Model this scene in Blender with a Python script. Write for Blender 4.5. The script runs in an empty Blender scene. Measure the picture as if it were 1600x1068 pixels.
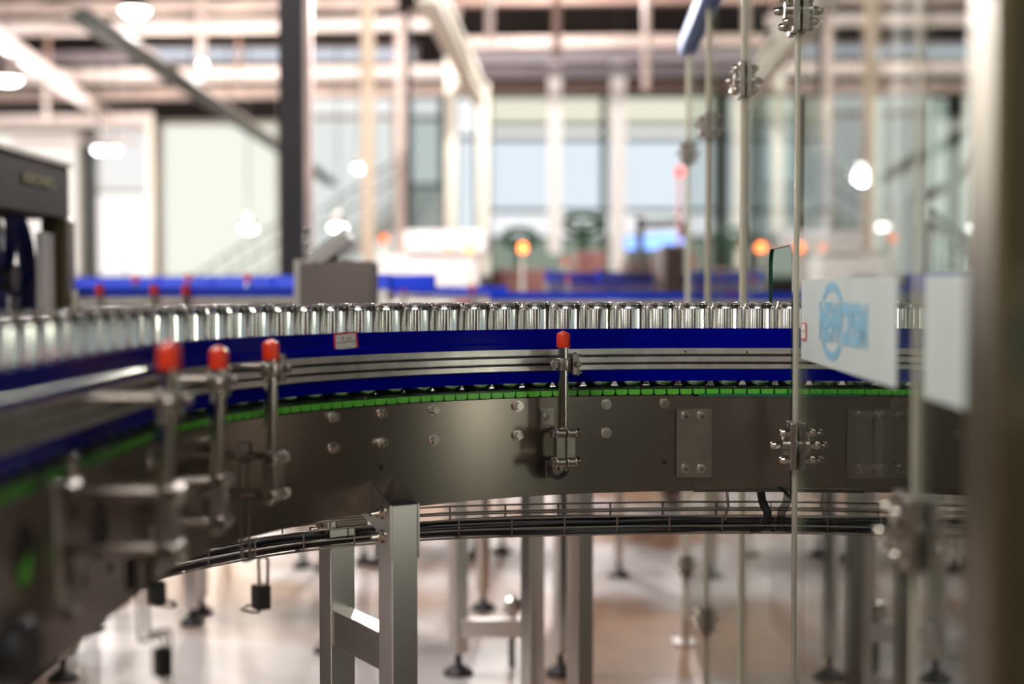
import bpy, math, random
from mathutils import Vector, Matrix
random.seed(7)
R = math.radians
S = bpy.context.scene
COL = S.collection

# ------------------------------------------------------------------ camera
FPX = 50.0 / 36.0 * 1600
PITCH = math.atan(82 / FPX)
CZ = 1.40
cam_d = bpy.data.cameras.new('camera')
cam_d.lens = 50; cam_d.sensor_width = 36; cam_d.sensor_fit = 'HORIZONTAL'
cam_d.clip_start = 0.05; cam_d.clip_end = 200
cam_d.dof.use_dof = True
cam_d.dof.focus_distance = 2.90
cam_d.dof.aperture_fstop = 1.45
cam = bpy.data.objects.new('camera', cam_d)
COL.objects.link(cam)
cam.location = (0, 0, CZ)
cam.rotation_euler = (R(90) - PITCH, 0, 0)
S.camera = cam

# ------------------------------------------------------------------ view + world
S.view_settings.view_transform = 'Standard'
S.view_settings.look = 'None'
S.view_settings.gamma = 1
S.view_settings.exposure = 0.0
S.cycles.max_bounces = 8
S.cycles.transparent_max_bounces = 24
S.cycles.glossy_bounces = 4
S.cycles.caustics_reflective = False
S.cycles.caustics_refractive = False
S.cycles.sample_clamp_indirect = 4
w = bpy.data.worlds.new('world'); S.world = w
w.use_nodes = True
w.node_tree.nodes['Background'].inputs[0].default_value = (0.75, 0.82, 0.95, 1)
w.node_tree.nodes['Background'].inputs[1].default_value = 0.6

def area(name, loc, rot, sx, sy, power, col=(1, 1, 1)):
    l = bpy.data.lights.new(name, 'AREA'); l.shape = 'RECTANGLE'
    l.size = sx; l.size_y = sy; l.energy = power; l.color = col
    o = bpy.data.objects.new(name, l); COL.objects.link(o)
    o.location = loc; o.rotation_euler = rot
    return o
# unseen fill lights, added to brighten the floor and the conveyor front
area('fill_light_over_line', (-3.4, 5.6, 5.6), (0, 0, 0), 4.5, 1.2, 330, (1.0, 0.95, 0.92))
area('fill_light_over_aisle', (-1.2, -0.8, 3.86), (R(32), 0, R(-14)), 2.4, .4, 95, (1.0, 0.96, 0.90))
# ------------------------------------------------------------------ helpers
def at(x, y, Y):
    """world point at depth Y seen at pixel (x, y) of the 1600x1068 frame"""
    a = (x - 800) / FPX; b = (534 - y) / FPX
    d = Vector((a, math.cos(PITCH) + b * math.sin(PITCH), -math.sin(PITCH) + b * math.cos(PITCH)))
    d *= Y / d.y
    return Vector((d.x, Y, CZ + d.z))
def px_of(P):
    v = Vector(P) - Vector((0, 0, CZ))
    f = v.y * math.cos(PITCH) - v.z * math.sin(PITCH)
    u = v.y * math.sin(PITCH) + v.z * math.cos(PITCH)
    return 800 + FPX * v.x / f, 534 - FPX * u / f
def lin(c):
    return tuple((v / 255 / 12.92) if v / 255 <= 0.04045 else ((v / 255 + 0.055) / 1.055) ** 2.4 for v in c)

def world_loc(o):
    v = Vector((0, 0, 0))
    while o is not None:
        v += Vector(o.location); o = o.parent
    return v

class MB:
    def __init__(s): s.v = []; s.f = []
    def add(s, vs, fs):
        k = len(s.v); s.v += [Vector(p) for p in vs]; s.f += [tuple(i + k for i in f) for f in fs]; return s
    def box(s, c, size, M=None):
        c = Vector(c); hx, hy, hz = [d / 2 for d in size]
        P = [Vector((x, y, z)) for x in (-hx, hx) for y in (-hy, hy) for z in (-hz, hz)]
        if M is not None: P = [M @ p for p in P]
        return s.add([c + p for p in P], [(0, 1, 3, 2), (4, 6, 7, 5), (0, 4, 5, 1), (2, 3, 7, 6), (0, 2, 6, 4), (1, 5, 7, 3)])
    def cyl(s, p0, p1, r, n=20, r1=None, cap=True):
        p0 = Vector(p0); p1 = Vector(p1); r1 = r if r1 is None else r1
        d = (p1 - p0).normalized()
        a = d.orthogonal().normalized(); b = d.cross(a)
        vs = []
        for (p, rr) in ((p0, r), (p1, r1)):
            vs += [p + (a * math.cos(2 * math.pi * i / n) + b * math.sin(2 * math.pi * i / n)) * rr for i in range(n)]
        fs = [(i, (i + 1) % n, n + (i + 1) % n, n + i) for i in range(n)]
        if cap: fs += [tuple(reversed(range(n))), tuple(range(n, 2 * n))]
        return s.add(vs, fs)
    def lathe(s, base, prof, axis=(0, 0, 1), n=32):
        base = Vector(base); d = Vector(axis).normalized()
        a = d.orthogonal().normalized(); b = d.cross(a)
        vs = []; m = len(prof)
        for (r, z) in prof:
            r = max(r, 1e-5)
            vs += [base + d * z + (a * math.cos(2 * math.pi * i / n) + b * math.sin(2 * math.pi * i / n)) * r for i in range(n)]
        fs = []
        for k in range(m - 1):
            fs += [(k * n + i, k * n + (i + 1) % n, (k + 1) * n + (i + 1) % n, (k + 1) * n + i) for i in range(n)]
        return s.add(vs, fs)
    def tube(s, pts, r, n=8):
        pts = [Vector(p) for p in pts]; m = len(pts); vs = []
        up = None
        for i, p in enumerate(pts):
            d = (pts[min(i + 1, m - 1)] - pts[max(i - 1, 0)]).normalized()
            if up is None: up = d.orthogonal().normalized()
            up = (up - d * up.dot(d))
            up = up.normalized() if up.length > 1e-5 else d.orthogonal().normalized()
            b = d.cross(up)
            vs += [p + (up * math.cos(2 * math.pi * k / n) + b * math.sin(2 * math.pi * k / n)) * r for k in range(n)]
        fs = []
        for i in range(m - 1):
            fs += [(i * n + k, i * n + (k + 1) % n, (i + 1) * n + (k + 1) % n, (i + 1) * n + k) for k in range(n)]
        fs += [tuple(reversed(range(n))), tuple((m - 1) * n + k for k in range(n))]
        return s.add(vs, fs)
    def prism(s, poly, off):
        """poly: list of 3D points, extruded by vector off"""
        n = len(poly); off = Vector(off)
        vs = [Vector(p) for p in poly] + [Vector(p) + off for p in poly]
        fs = [tuple(reversed(range(n))), tuple(range(n, 2 * n))] + [(i, (i + 1) % n, n + (i + 1) % n, n + i) for i in range(n)]
        return s.add(vs, fs)
    def sweep(s, rings):
        """rings: list of equal length closed loops"""
        n = len(rings[0]); vs = [p for r_ in rings for p in r_]; fs = []
        for i in range(len(rings) - 1):
            fs += [(i * n + k, i * n + (k + 1) % n, (i + 1) * n + (k + 1) % n, (i + 1) * n + k) for k in range(n)]
        m = (len(rings) - 1) * n
        fs += [tuple(reversed(range(n))), tuple(m + k for k in range(n))]
        return s.add(vs, fs)
    def build(s, name, mat, parent=None, bevel=0, smooth=True, origin=None):
        if parent is not None: o0 = world_loc(parent); loc = Vector((0, 0, 0))
        else:
            if origin is None:
                lo = [min(p[i] for p in s.v) for i in range(3)]; hi = [max(p[i] for p in s.v) for i in range(3)]
                origin = ((lo[0] + hi[0]) / 2, (lo[1] + hi[1]) / 2, lo[2])
            o0 = Vector(origin); loc = o0
        me = bpy.data.meshes.new(name)
        me.from_pydata([tuple(p - o0) for p in s.v], [], s.f)
        me.update()
        import bmesh
        bm = bmesh.new(); bm.from_mesh(me); bmesh.ops.recalc_face_normals(bm, faces=bm.faces[:]); bm.to_mesh(me); bm.free()
        me.materials.append(mat)
        if smooth:
            me.polygons.foreach_set('use_smooth', [True] * len(me.polygons))
            me.set_sharp_from_angle(angle=R(35))
        o = bpy.data.objects.new(name, me); COL.objects.link(o)
        o.location = loc
        if parent is not None: o.parent = parent
        if bevel:
            b = o.modifiers.new('bevel', 'BEVEL'); b.width = bevel; b.segments = 2; b.limit_method = 'ANGLE'; b.angle_limit = R(40)
        return o

def text_mesh(body, size, M4, m, parent, name, extrude=.002, width=None, offset=0):
    fc = bpy.data.curves.new(name, 'FONT'); fc.body = body; fc.size = size; fc.extrude = extrude; fc.offset = offset
    tmp = bpy.data.objects.new(name, fc); COL.objects.link(tmp); bpy.context.view_layer.update()
    me = bpy.data.meshes.new_from_object(tmp); bpy.data.objects.remove(tmp)
    if width:
        xs = [v.co.x for v in me.vertices]; k = width / (max(xs) - min(xs)); x0_ = min(xs)
        for v in me.vertices: v.co.x = (v.co.x - x0_) * k
    me.materials.clear(); me.materials.append(m)
    o = bpy.data.objects.new(name, me); COL.objects.link(o); o.parent = parent
    o.matrix_local = Matrix.Translation(-world_loc(parent)) @ M4
    return o

def tag(o, label=None, cat=None, group=None, kind=None):
    if label: o['label'] = label
    if cat: o['category'] = cat
    if group: o['group'] = group
    if kind: o['kind'] = kind
    return o
def root(name, loc, label, cat, group=None):
    o = bpy.data.objects.new(name, None); COL.objects.link(o); o.location = loc
    o.empty_display_size = 0.05
    return tag(o, label, cat, group)
def part_label(o, l): o['label'] = l; return o
def frame(t, n):
    """matrix with columns t (local x), n (local y), up"""
    t = Vector(t).normalized(); n = Vector(n).normalized(); u = t.cross(n)
    return Matrix((t, n, u)).transposed()

# ------------------------------------------------------------------ materials
def mat(name, col, rough=0.5, metal=0.0, noise=0.0, scale=40, stretch=None, bump=0.0, spec=0.5, rough_var=0.0, emit=None, estr=0, col2=None, coat=0):
    m = bpy.data.materials.new(name); m.use_nodes = True
    nt = m.node_tree; b = nt.nodes['Principled BSDF']
    b.inputs['Base Color'].default_value = (*col, 1)
    b.inputs['Roughness'].default_value = rough
    b.inputs['Metallic'].default_value = metal
    b.inputs['Specular IOR Level'].default_value = spec
    b.inputs['Coat Weight'].default_value = coat
    if emit:
        b.inputs['Emission Color'].default_value = (*emit, 1); b.inputs['Emission Strength'].default_value = estr
    if noise or bump or rough_var:
        tc = nt.nodes.new('ShaderNodeTexCoord'); mp = nt.nodes.new('ShaderNodeMapping'); nz = nt.nodes.new('ShaderNodeTexNoise')
        nt.links.new(tc.outputs['Object'], mp.inputs[0]); nt.links.new(mp.outputs[0], nz.inputs[0])
        if stretch: mp.inputs['Scale'].default_value = stretch
        nz.inputs['Scale'].default_value = scale; nz.inputs['Detail'].default_value = 5
        if noise:
            mx = nt.nodes.new('ShaderNodeMix'); mx.data_type = 'RGBA'
            c2 = col2 or tuple(v * (1 - noise) for v in col)
            mx.inputs['A'].default_value = (*c2, 1); mx.inputs['B'].default_value = (*[min(1, v * (1 + noise * .5)) for v in col], 1)
            rp = nt.nodes.new('ShaderNodeMapRange'); rp.inputs['From Min'].default_value = .35; rp.inputs['From Max'].default_value = .65
            nt.links.new(nz.outputs[0], rp.inputs[0]); nt.links.new(rp.outputs[0], mx.inputs['Factor'])
            nt.links.new(mx.outputs['Result'], b.inputs['Base Color'])
        if rough_var:
            rr = nt.nodes.new('ShaderNodeMapRange'); rr.inputs['To Min'].default_value = max(0, rough - rough_var); rr.inputs['To Max'].default_value = rough + rough_var
            rr.inputs['From Min'].default_value = .3; rr.inputs['From Max'].default_value = .7
            nt.links.new(nz.outputs[0], rr.inputs[0]); nt.links.new(rr.outputs[0], b.inputs['Roughness'])
        if bump:
            bp = nt.nodes.new('ShaderNodeBump'); bp.inputs['Strength'].default_value = bump; bp.inputs['Distance'].default_value = .002
            nt.links.new(nz.outputs[0], bp.inputs['Height']); nt.links.new(bp.outputs[0], b.inputs['Normal'])
    return m
M = {}
M['plate'] = mat('brushed_steel_plate', (.27, .232, .20), .29, 1, noise=.035, scale=3)
M['steel'] = mat('stainless_steel', (.46, .42, .375), .28, 1, noise=.15, scale=25)
M['tube'] = mat('satin_steel_tube', (.82, .78, .75), .30, 1, noise=.05, scale=4)
M['chrome'] = mat('bright_steel', (.62, .58, .52), .14, 1)
M['wire'] = mat('wire_steel', (.27, .235, .205), .30, 1)
M['bolt'] = mat('bolt_steel', (.78, .73, .66), .22, 1)
M['can'] = mat('aluminium_can', (.92, .91, .88), .15, 1, noise=.05, scale=60, stretch=(1, 1, .05))
M['alu'] = mat('aluminium_rail', (.78, .735, .69), .36, 1, noise=.15, scale=30, stretch=(1, 1, 1))
M['blue'] = mat('blue_guide_plastic', (.0003, .002, .26), .22, 0, noise=.15, scale=8, spec=.14)
M['blue'].node_tree.nodes['Principled BSDF'].inputs['IOR'].default_value = 1.26
M['bgblue'] = mat('bright_blue_plastic', lin((24, 74, 245)), .35)
M['green'] = mat('green_chain_plastic', (.12, .50, .045), .38, 0, noise=.12, scale=30)
M['dgreen'] = mat('shaded_green_plastic', (.006, .030, .008), .35)  # chain green darkened to paint in the shade under the guide rail
M['teal'] = mat('green_wear_strip', lin((10, 110, 80)), .4)
M['red'] = mat('red_rubber', lin((235, 62, 28)), .33, 0)
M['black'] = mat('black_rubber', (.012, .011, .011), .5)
M['cable'] = mat('black_cable', (.01, .01, .012), .55)
M['dark'] = mat('dark_steel', (.10, .09, .08), .4, .8)
M['white'] = mat('white_enamel', (.85, .82, .80), .4)
M['paper'] = mat('paper_label', (.75, .70, .62), .6, noise=.1, scale=80)
M['ink'] = mat('grey_ink', (.12, .11, .12), .6)
M['redink'] = mat('red_border_ink', lin((205, 50, 45)), .5)
M['frost'] = mat('frosted_film', (.62, .68, .66), .6, spec=.3, noise=.05, scale=5)
M['logo'] = mat('pale_blue_print', lin((125, 182, 208)), .6, spec=.2)
M['column'] = mat('charcoal_paint', (.020, .018, .022), .55, noise=.2, scale=5)
M['tan'] = mat('lit_pinkish_steel', (.60, .47, .42), .5, .1, noise=.2, scale=4)
M['cream'] = mat('cream_painted_steel', (.80, .76, .66), .5)
M['brown'] = mat('brown_roof_sheet', (.045, .030, .026), .7, noise=.4, scale=2)
M['bluegrey'] = mat('blue_grey_rail', (.26, .42, .85), .5, .0, spec=.2)
M['edge'] = mat('polished_glass_edge', (.66, .70, .60), .35, noise=.12, scale=5)
M['seal'] = mat('brown_door_seal', (.25, .15, .12), .4)
M['gedge'] = mat('dark_green_glass_edge', (.003, .055, .03), .2)
M['olive'] = mat('olive_anodised_post', (.13, .105, .06), .35, .8)
M['machine'] = mat('machine_dark_steel', (.034, .022, .015), .65, 0, spec=.15, noise=.2, scale=4)
M['wheelblue'] = mat('deep_blue_wheel', lin((12, 20, 90)), .4)
M['boxgrey'] = mat('warm_grey_cabinet', (.30, .25, .235), .45, .3, noise=.1, scale=6)

def emitter(name, col, strength):
    m = bpy.data.materials.new(name); m.use_nodes = True; nt = m.node_tree
    nt.nodes.clear(); e = nt.nodes.new('ShaderNodeEmission'); o = nt.nodes.new('ShaderNodeOutputMaterial')
    e.inputs[0].default_value = (*col, 1); e.inputs[1].default_value = strength
    nt.links.new(e.outputs[0], o.inputs[0]); return m
M['lamp'] = emitter('lamp_glow', (1, .97, .92), 14)
M['orange_lamp'] = emitter('orange_beacon_glow', (1, .20, .05), 9)
M['red_lamp'] = emitter('red_beacon_glow', (1, .05, .03), 3)
M['blue_lamp'] = emitter('blue_screen_glow', (.25, .45, 1), 2.2)

def glass(name, tint=(.90, .97, .94), refl=(1, 1, 1), base=.05):
    m = bpy.data.materials.new(name); m.use_nodes = True; nt = m.node_tree; nt.nodes.clear()
    out = nt.nodes.new('ShaderNodeOutputMaterial'); mix = nt.nodes.new('ShaderNodeMixShader')
    tr = nt.nodes.new('ShaderNodeBsdfTransparent'); tr.inputs[0].default_value = (*tint, 1)
    gl = nt.nodes.new('ShaderNodeBsdfGlossy'); gl.inputs['Roughness'].default_value = .015; gl.inputs[0].default_value = (*refl, 1)
    lw = nt.nodes.new('ShaderNodeLayerWeight'); lw.inputs[0].default_value = .5
    pw = nt.nodes.new('ShaderNodeMath'); pw.operation = 'POWER'; pw.inputs[1].default_value = 5
    mr = nt.nodes.new('ShaderNodeMapRange'); mr.inputs['To Min'].default_value = base; mr.inputs['To Max'].default_value = 1
    nt.links.new(lw.outputs['Facing'], pw.inputs[0]); nt.links.new(pw.outputs[0], mr.inputs[0])
    nt.links.new(mr.outputs[0], mix.inputs[0]); nt.links.new(tr.outputs[0], mix.inputs[1]); nt.links.new(gl.outputs[0], mix.inputs[2])
    nt.links.new(mix.outputs[0], out.inputs[0]); return m
M['glass'] = glass('guard_glass', (.82, .87, .84), (.82, .84, .83))

def translucent(name, col, fac=.5, rough=.4):
    m = mat(name, col, rough, noise=.06, scale=5); nt = m.node_tree
    t = nt.nodes.new('ShaderNodeBsdfTranslucent'); t.inputs[0].default_value = (*col, 1)
    mx = nt.nodes.new('ShaderNodeMixShader'); mx.inputs[0].default_value = fac
    out = nt.nodes['Material Output']; nt.links.new(nt.nodes['Principled BSDF'].outputs[0], mx.inputs[1]); nt.links.new(t.outputs[0], mx.inputs[2]); nt.links.new(mx.outputs[0], out.inputs[0])
    return m
M['frost'] = translucent('frosted_film', (.86, .92, .90), .45, .6)
M['edge'] = translucent('polished_glass_edge', (.88, .85, .76), .75, .25)
# floor: polished concrete with brown stains
def floor_mat():
    m = bpy.data.materials.new('stained_polished_concrete'); m.use_nodes = True; nt = m.node_tree; b = nt.nodes['Principled BSDF']
    tc = nt.nodes.new('ShaderNodeTexCoord')
    n1 = nt.nodes.new('ShaderNodeTexNoise'); n1.inputs['Scale'].default_value = .8; n1.inputs['Detail'].default_value = 5
    n2 = nt.nodes.new('ShaderNodeTexNoise'); n2.inputs['Scale'].default_value = 3.5; n2.inputs['Detail'].default_value = 6
    for n in (n1, n2): nt.links.new(tc.outputs['Object'], n.inputs[0])
    cr = nt.nodes.new('ShaderNodeValToRGB'); e = cr.color_ramp.elements
    e[0].position = .44; e[0].color = (.33, .18, .10, 1); e[1].position = .555; e[1].color = (.66, .60, .585, 1)
    mx = nt.nodes.new('ShaderNodeMix'); mx.data_type = 'RGBA'; mx.blend_type = 'MULTIPLY'; mx.inputs['Factor'].default_value = .5
    nt.links.new(n1.outputs[0], cr.inputs[0]); nt.links.new(cr.outputs[0], mx.inputs['A'])
    c2 = nt.nodes.new('ShaderNodeValToRGB'); c2.color_ramp.elements[0].position = .35; c2.color_ramp.elements[0].color = (.62, .58, .57, 1); c2.color_ramp.elements[1].position = .6
    nt.links.new(n2.outputs[0], c2.inputs[0]); nt.links.new(c2.outputs[0], mx.inputs['B'])
    nt.links.new(mx.outputs['Result'], b.inputs['Base Color'])
    b.inputs['Roughness'].default_value = .34
    return m

# ------------------------------------------------------------------ setting
XL, XR, YB, YF, ZC = -14.0, 14.0, -7.0, 31.0, 8.6
def struct(name, mb, m, **k):
    o = mb.build(name, m, smooth=False, **k); o['kind'] = 'structure'; return o
struct('floor', MB().box(((XL + XR) / 2, (YB + YF) / 2, -.05), (XR - XL, YF - YB, .1)), floor_mat())
struct('ceiling', MB().box(((XL + XR) / 2, (YB + YF) / 2, ZC + .05), (XR - XL, YF - YB, .1)), M['brown'])
sidewall = mat('grey_wall_panel', (.22, .21, .20), .6, noise=.1, scale=1)
darkwall = mat('dark_wall_sheet', (.030, .020, .017), .7, noise=.35, scale=.8)
struct('wall_far', MB().box((0, YF + .1, ZC / 2), (XR - XL, .2, ZC)), darkwall)
struct('wall_left', MB().box((XL - .1, (YB + YF) / 2, ZC / 2), (.2, YF - YB, ZC)), sidewall)
struct('wall_right', MB().box((XR + .1, (YB + YF) / 2, ZC / 2), (.2, YF - YB, ZC)), darkwall)
struct('wall_back', MB().box((0, YB - .1, ZC / 2), (XR - XL, .2, ZC)), darkwall)

WN = [0]
frame_m = mat('window_frame_grey_green', (.10, .16, .14), .5)
def daylight(col, st): return emitter('daylight_pane', lin(col), st)
def window(x0, x1, y0, y1, bands, fr=None, Y=YF - .05):
    """a glazed bay of the far wall; bands = [(y0, y1, colour, strength)] of its panes from top down"""
    a = at(x0, y0, Y); b = at(x1, y1, Y)
    z1 = max(b.z, 0.3)
    WN[0] += 1
    r_ = bpy.data.objects.new('window_%d' % WN[0], None); COL.objects.link(r_); r_.location = ((a.x + b.x) / 2, Y, z1)
    r_['kind'] = 'structure'
    f = MB(); t = .10
    f.box((a.x, Y, (a.z + z1) / 2), (t, .12, a.z - z1 + t)); f.box((b.x, Y, (a.z + z1) / 2), (t, .12, a.z - z1 + t))
    for (p, q, c, s) in bands:
        f.box(((a.x + b.x) / 2, Y, at(0, p, Y).z), (b.x - a.x, .12, t))
    f.box(((a.x + b.x) / 2, Y, z1), (b.x - a.x, .12, t))
    o = f.build('window_frame', fr or frame_m, r_, smooth=False)
    for (p, q, c, s) in bands:
        zt = at(0, p, Y).z; zb = max(at(0, q, Y).z, .3)
        pn = MB().box(((a.x + b.x) / 2, Y + .03, (zt + zb) / 2), (b.x - a.x - .02, .02, zt - zb)).build('pane', daylight(c, s * 1.12), r_, smooth=False)
creamf = M['cream']
window(-420, -260, 200, 430, [(200, 430, (235, 240, 238), 1.2)])
window(-240, -80, 200, 430, [(200, 430, (235, 240, 238), 1.2)])
window(-60, 128, 205, 432, [(205, 432, (250, 240, 230), 1.1)], creamf)
window(150, 242, 200, 432, [(200, 300, (238, 236, 235), 1.0), (300, 432, (255, 252, 250), 1.25)], creamf)
window(252, 436, 192, 434, [(192, 434, (236, 239, 226), 1.0)], creamf)
window(440, 618, 150, 434, [(150, 183, (240, 242, 240), 1.0), (183, 434, (226, 231, 228), .95)], M['tan'])
window(640, 690, 150, 434, [(150, 185, (225, 232, 230), .9), (185, 290, (200, 212, 210), .8), (290, 434, (170, 180, 175), .6)])
window(712, 745, 150, 434, [(150, 215, (245, 248, 250), 1.1), (215, 434, (222, 232, 238), 1)])
bay = [(150, 196, (232, 231, 210), .95), (196, 217, (244, 244, 240), 1), (217, 330, (218, 230, 238), 1), (330, 372, (240, 242, 245), 1.05), (372, 434, (175, 190, 172), .55)]
window(764, 942, 150, 434, bay)
window(946, 1120, 150, 434, bay)
window(1130, 1300, 150, 434, bay)
window(1310, 1480, 150, 434, [(150, 434, (228, 236, 230), 1)])
window(1500, 1700, 150, 434, [(150, 434, (228, 236, 230), 1)])
# clerestory strip
window(232, 650, 73, 98, [(73, 98, (222, 228, 240), .95)], M['tan'], Y=YF - .1)
window(1240, 1700, 73, 98, [(73, 98, (222, 228, 240), .8)], M['tan'], Y=YF - .1)

def side_window(name, X, y0, y1, z0, z1, col, st):
    WN[0] += 1
    r_ = bpy.data.objects.new('window_%d' % WN[0], None); COL.objects.link(r_); r_.location = (X, (y0 + y1) / 2, z0); r_['kind'] = 'structure'
    f = MB()
    for y in (y0, y1, (y0 + y1) / 2): f.box((X, y, (z0 + z1) / 2), (.12, .1, z1 - z0))
    for z in (z0, z1): f.box((X, (y0 + y1) / 2, z), (.12, y1 - y0, .1))
    f.build('window_frame', M['column'], r_, smooth=False)
    MB().box((X, (y0 + y1) / 2, (z0 + z1) / 2), (.04, y1 - y0 - .02, z1 - z0 - .02)).build('pane', daylight(col, st), r_, smooth=False)
for (yy, hw, z0, st) in ((-4, .8, .8, 6), (1.5, .6, 1.0, 6), (8, 1.6, .1, 3.0), (15, 1.8, .8, 2.0), (23, 2.2, .8, 2.0)):
    side_window('l', XL + .05, yy - hw, yy + hw, z0, 5.2, (245, 243, 240), st)
# tall open gateway far behind on the right: the low daylight that throws the post shadows to the left
side_window('r', XR - .05, -6.4, -4.5, .1, 4.6, (255, 244, 232), 21)
def back_window(x0, x1, z0, z1, col, st):
    WN[0] += 1; Y = YB + .05
    r_ = bpy.data.objects.new('window_%d' % WN[0], None); COL.objects.link(r_); r_.location = ((x0 + x1) / 2, Y, z0); r_['kind'] = 'structure'
    f = MB()
    for x in (x0, x1): f.box((x, Y, (z0 + z1) / 2), (.1, .12, z1 - z0))
    for z in (z0, z1): f.box(((x0 + x1) / 2, Y, z), (x1 - x0, .12, .1))
    f.build('window_frame', M['column'], r_, smooth=False)
    MB().box(((x0 + x1) / 2, Y, (z0 + z1) / 2), (x1 - x0 - .02, .04, z1 - z0 - .02)).build('pane', daylight(col, st), r_, smooth=False)
for (x0, x1, z0, z1, s) in ((-11, -8.6, .6, 5.2, 2.4), (-6.2, -5.2, .8, 4.6, 2.2), (-2.2, -1.5, 1.6, 4.4, 2.0), (1.6, 2.3, 1.2, 4.4, 1.8), (5.2, 6.2, .8, 4.6, 2.2), (9, 11, .8, 5, 2.0)):
    back_window(x0, x1, z0, z1, (245, 240, 228), s)

# ------------------------------------------------------------------ conveyor path
C = Vector((.40, 2.035)); RP = .915; RC = .962
ARC = RC * math.pi / 2
def path(s, r, z=0):
    """point at arc length s (measured on the can centre line), radius r; returns point, tangent, outward normal"""
    if s < 0: return Vector((C.x - r, C.y + s, CZ + z)), Vector((0, 1, 0)), Vector((-1, 0, 0))
    if s > ARC: return Vector((C.x + s - ARC, C.y + r, CZ + z)), Vector((1, 0, 0)), Vector((0, 1, 0))
    a = math.pi - s / RC
    n = Vector((math.cos(a), math.sin(a), 0))
    return Vector((C.x + r * n.x, C.y + r * n.y, CZ + z)), Vector((-n.y, n.x, 0)) * -1, n
def srange(s0, s1, step=.03):
    ks = [s0]
    k = s0
    while k + step < s1 - 1e-6:
        k += step if (0 <= k <= ARC) else step * 4
        if k < s1: ks.append(k)
    for e in (0.0, ARC):
        if s0 < e < s1: ks.append(e)
    ks.append(s1)
    ks = sorted(set(round(v, 5) for v in ks))
    return ks
def sweep_path(mb, prof, s0, s1, step=.03):
    rings = []
    for s in srange(s0, s1, step):
        rings.append([path(s, r, z)[0] for (r, z) in prof])
    return mb.sweep(rings)
def ray_plate(px, py, rr=RP):
    """where the sight line of a pixel meets the camera-side face of the frame"""
    P = at(px, py, 1.0); d = P - Vector((0, 0, CZ)); m = d.x
    Y = C.y + rr; X = m * Y
    if X >= C.x: s = ARC + X - C.x
    else:
        Xl = C.x - rr
        Yl = Xl / m if m < 0 else 1e9
        if Yl < C.y: Y = Yl; X = Xl; s = Yl - C.y
        else:
            A = m * m + 1; B = -2 * (m * C.x + C.y); CC = C.x ** 2 + C.y ** 2 - rr ** 2
            Y = (-B + math.sqrt(B * B - 4 * A * CC)) / (2 * A); X = m * Y
            a = math.atan2(Y - C.y, X - C.x); s = (math.pi - a) * RC
    return s, d.z * Y     # arc length, height relative to the camera

S0, S1 = -1.15, ARC + 1.05
SPL = ARC - .024 + .0          # seam of the two frame plates
conv = root('can_conveyor', path(0.9, .96)[0] - Vector((0, 0, CZ)), 'curved stainless conveyor with blue guide rails and bolted side plates, across the foreground', 'conveyor')

pl = MB(); sweep_path(pl, [(RP, -.2195), (RP + .004, -.2195), (RP + .004, -.4195), (RP, -.4195)], S0, SPL)
plate = pl.build('side_plate', M['plate'], conv); part_label(plate, 'curved brushed side plate of the bend')
pl2 = MB(); sweep_path(pl2, [(RP - .004, -.2215), (RP + .006, -.2215), (RP + .006, -.4195), (RP - .008, -.4195), (RP - .008, -.4135), (RP - .002, -.4125), (RP - .002, -.2255), (RP - .004, -.2245)], SPL, S1)
plate2 = pl2.build('side_plate', M['plate'], conv); part_label(plate2, 'straight darker side plate right of the seam')
fl = MB(); sweep_path(fl, [(RP - .010, -.4130), (RP + .004, -.4130), (RP + .004, -.4200), (RP - .010, -.4200)], SPL + .001, S1)
part_label(fl.build('bottom_flange', M['dark'], conv), 'dark bottom flange')
ws = MB(); sweep_path(ws, [(RP - .003, -.2165), (RP + .006, -.2165), (RP + .006, -.2210), (RP - .003, -.2210)], SPL + .01, S1)
part_label(ws.build('wear_strip', M['teal'], conv), 'dark green wear strip')
fp = MB(); sweep_path(fp, [(1.012, -.2195), (1.016, -.2195), (1.016, -.4195), (1.012, -.4195)], S0, S1)
part_label(fp.build('side_plate', M['plate'], conv), 'far side plate behind the cans')
cv = MB(); sweep_path(cv, [(RP + .005, -.255), (1.011, -.255), (1.011, -.262), (RP + .005, -.262)], S0, S1)
cv.build('bed', M['dark'], conv)

# guide rail: alu profile + blue strips
rail_prof = [(.911, -.1215), (.927, -.1215), (.927, -.1660), (.914, -.1660), (.911, -.1640), (.911, -.1545), (.9195, -.1530), (.9195, -.1505), (.909, -.1490),
             (.909, -.1385), (.9195, -.1370), (.9195, -.1345), (.911, -.1330)]
g = MB(); sweep_path(g, rail_prof, S0, S1); rail = g.build('guide_rail', M['alu'], conv)
g = MB(); sweep_path(g, [(.9165, -.0805), (.9275, -.0805), (.9275, -.1213), (.9125, -.1213), (.9125, -.1115), (.9165, -.1075)], S0, S1)
part_label(g.build('rail_strip', M['blue'], rail), 'broad blue upper strip')
g = MB(); sweep_path(g, [(.914, -.1662), (.9275, -.1662), (.9275, -.1895), (.9185, -.1895), (.9165, -.176)], S0, S1)
part_label(g.build('rail_strip', M['blue'], rail), 'narrow blue lower strip')
g = MB(); sweep_path(g, [(.9965, -.0805), (1.008, -.0805), (1.008, -.1925), (.9965, -.1925)], S0, S1)
part_label(g.build('guide_rail', M['blue'], conv), 'blue guide rail behind the cans')
for zc_ in (-.1518, -.1358):  # black strips colour in the shade of the rail grooves
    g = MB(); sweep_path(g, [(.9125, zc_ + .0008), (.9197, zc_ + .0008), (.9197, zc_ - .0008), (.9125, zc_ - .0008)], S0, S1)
    part_label(g.build('slot_shade', M['black'], rail), 'thin dark strip put in the rail slot as shade')
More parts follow.
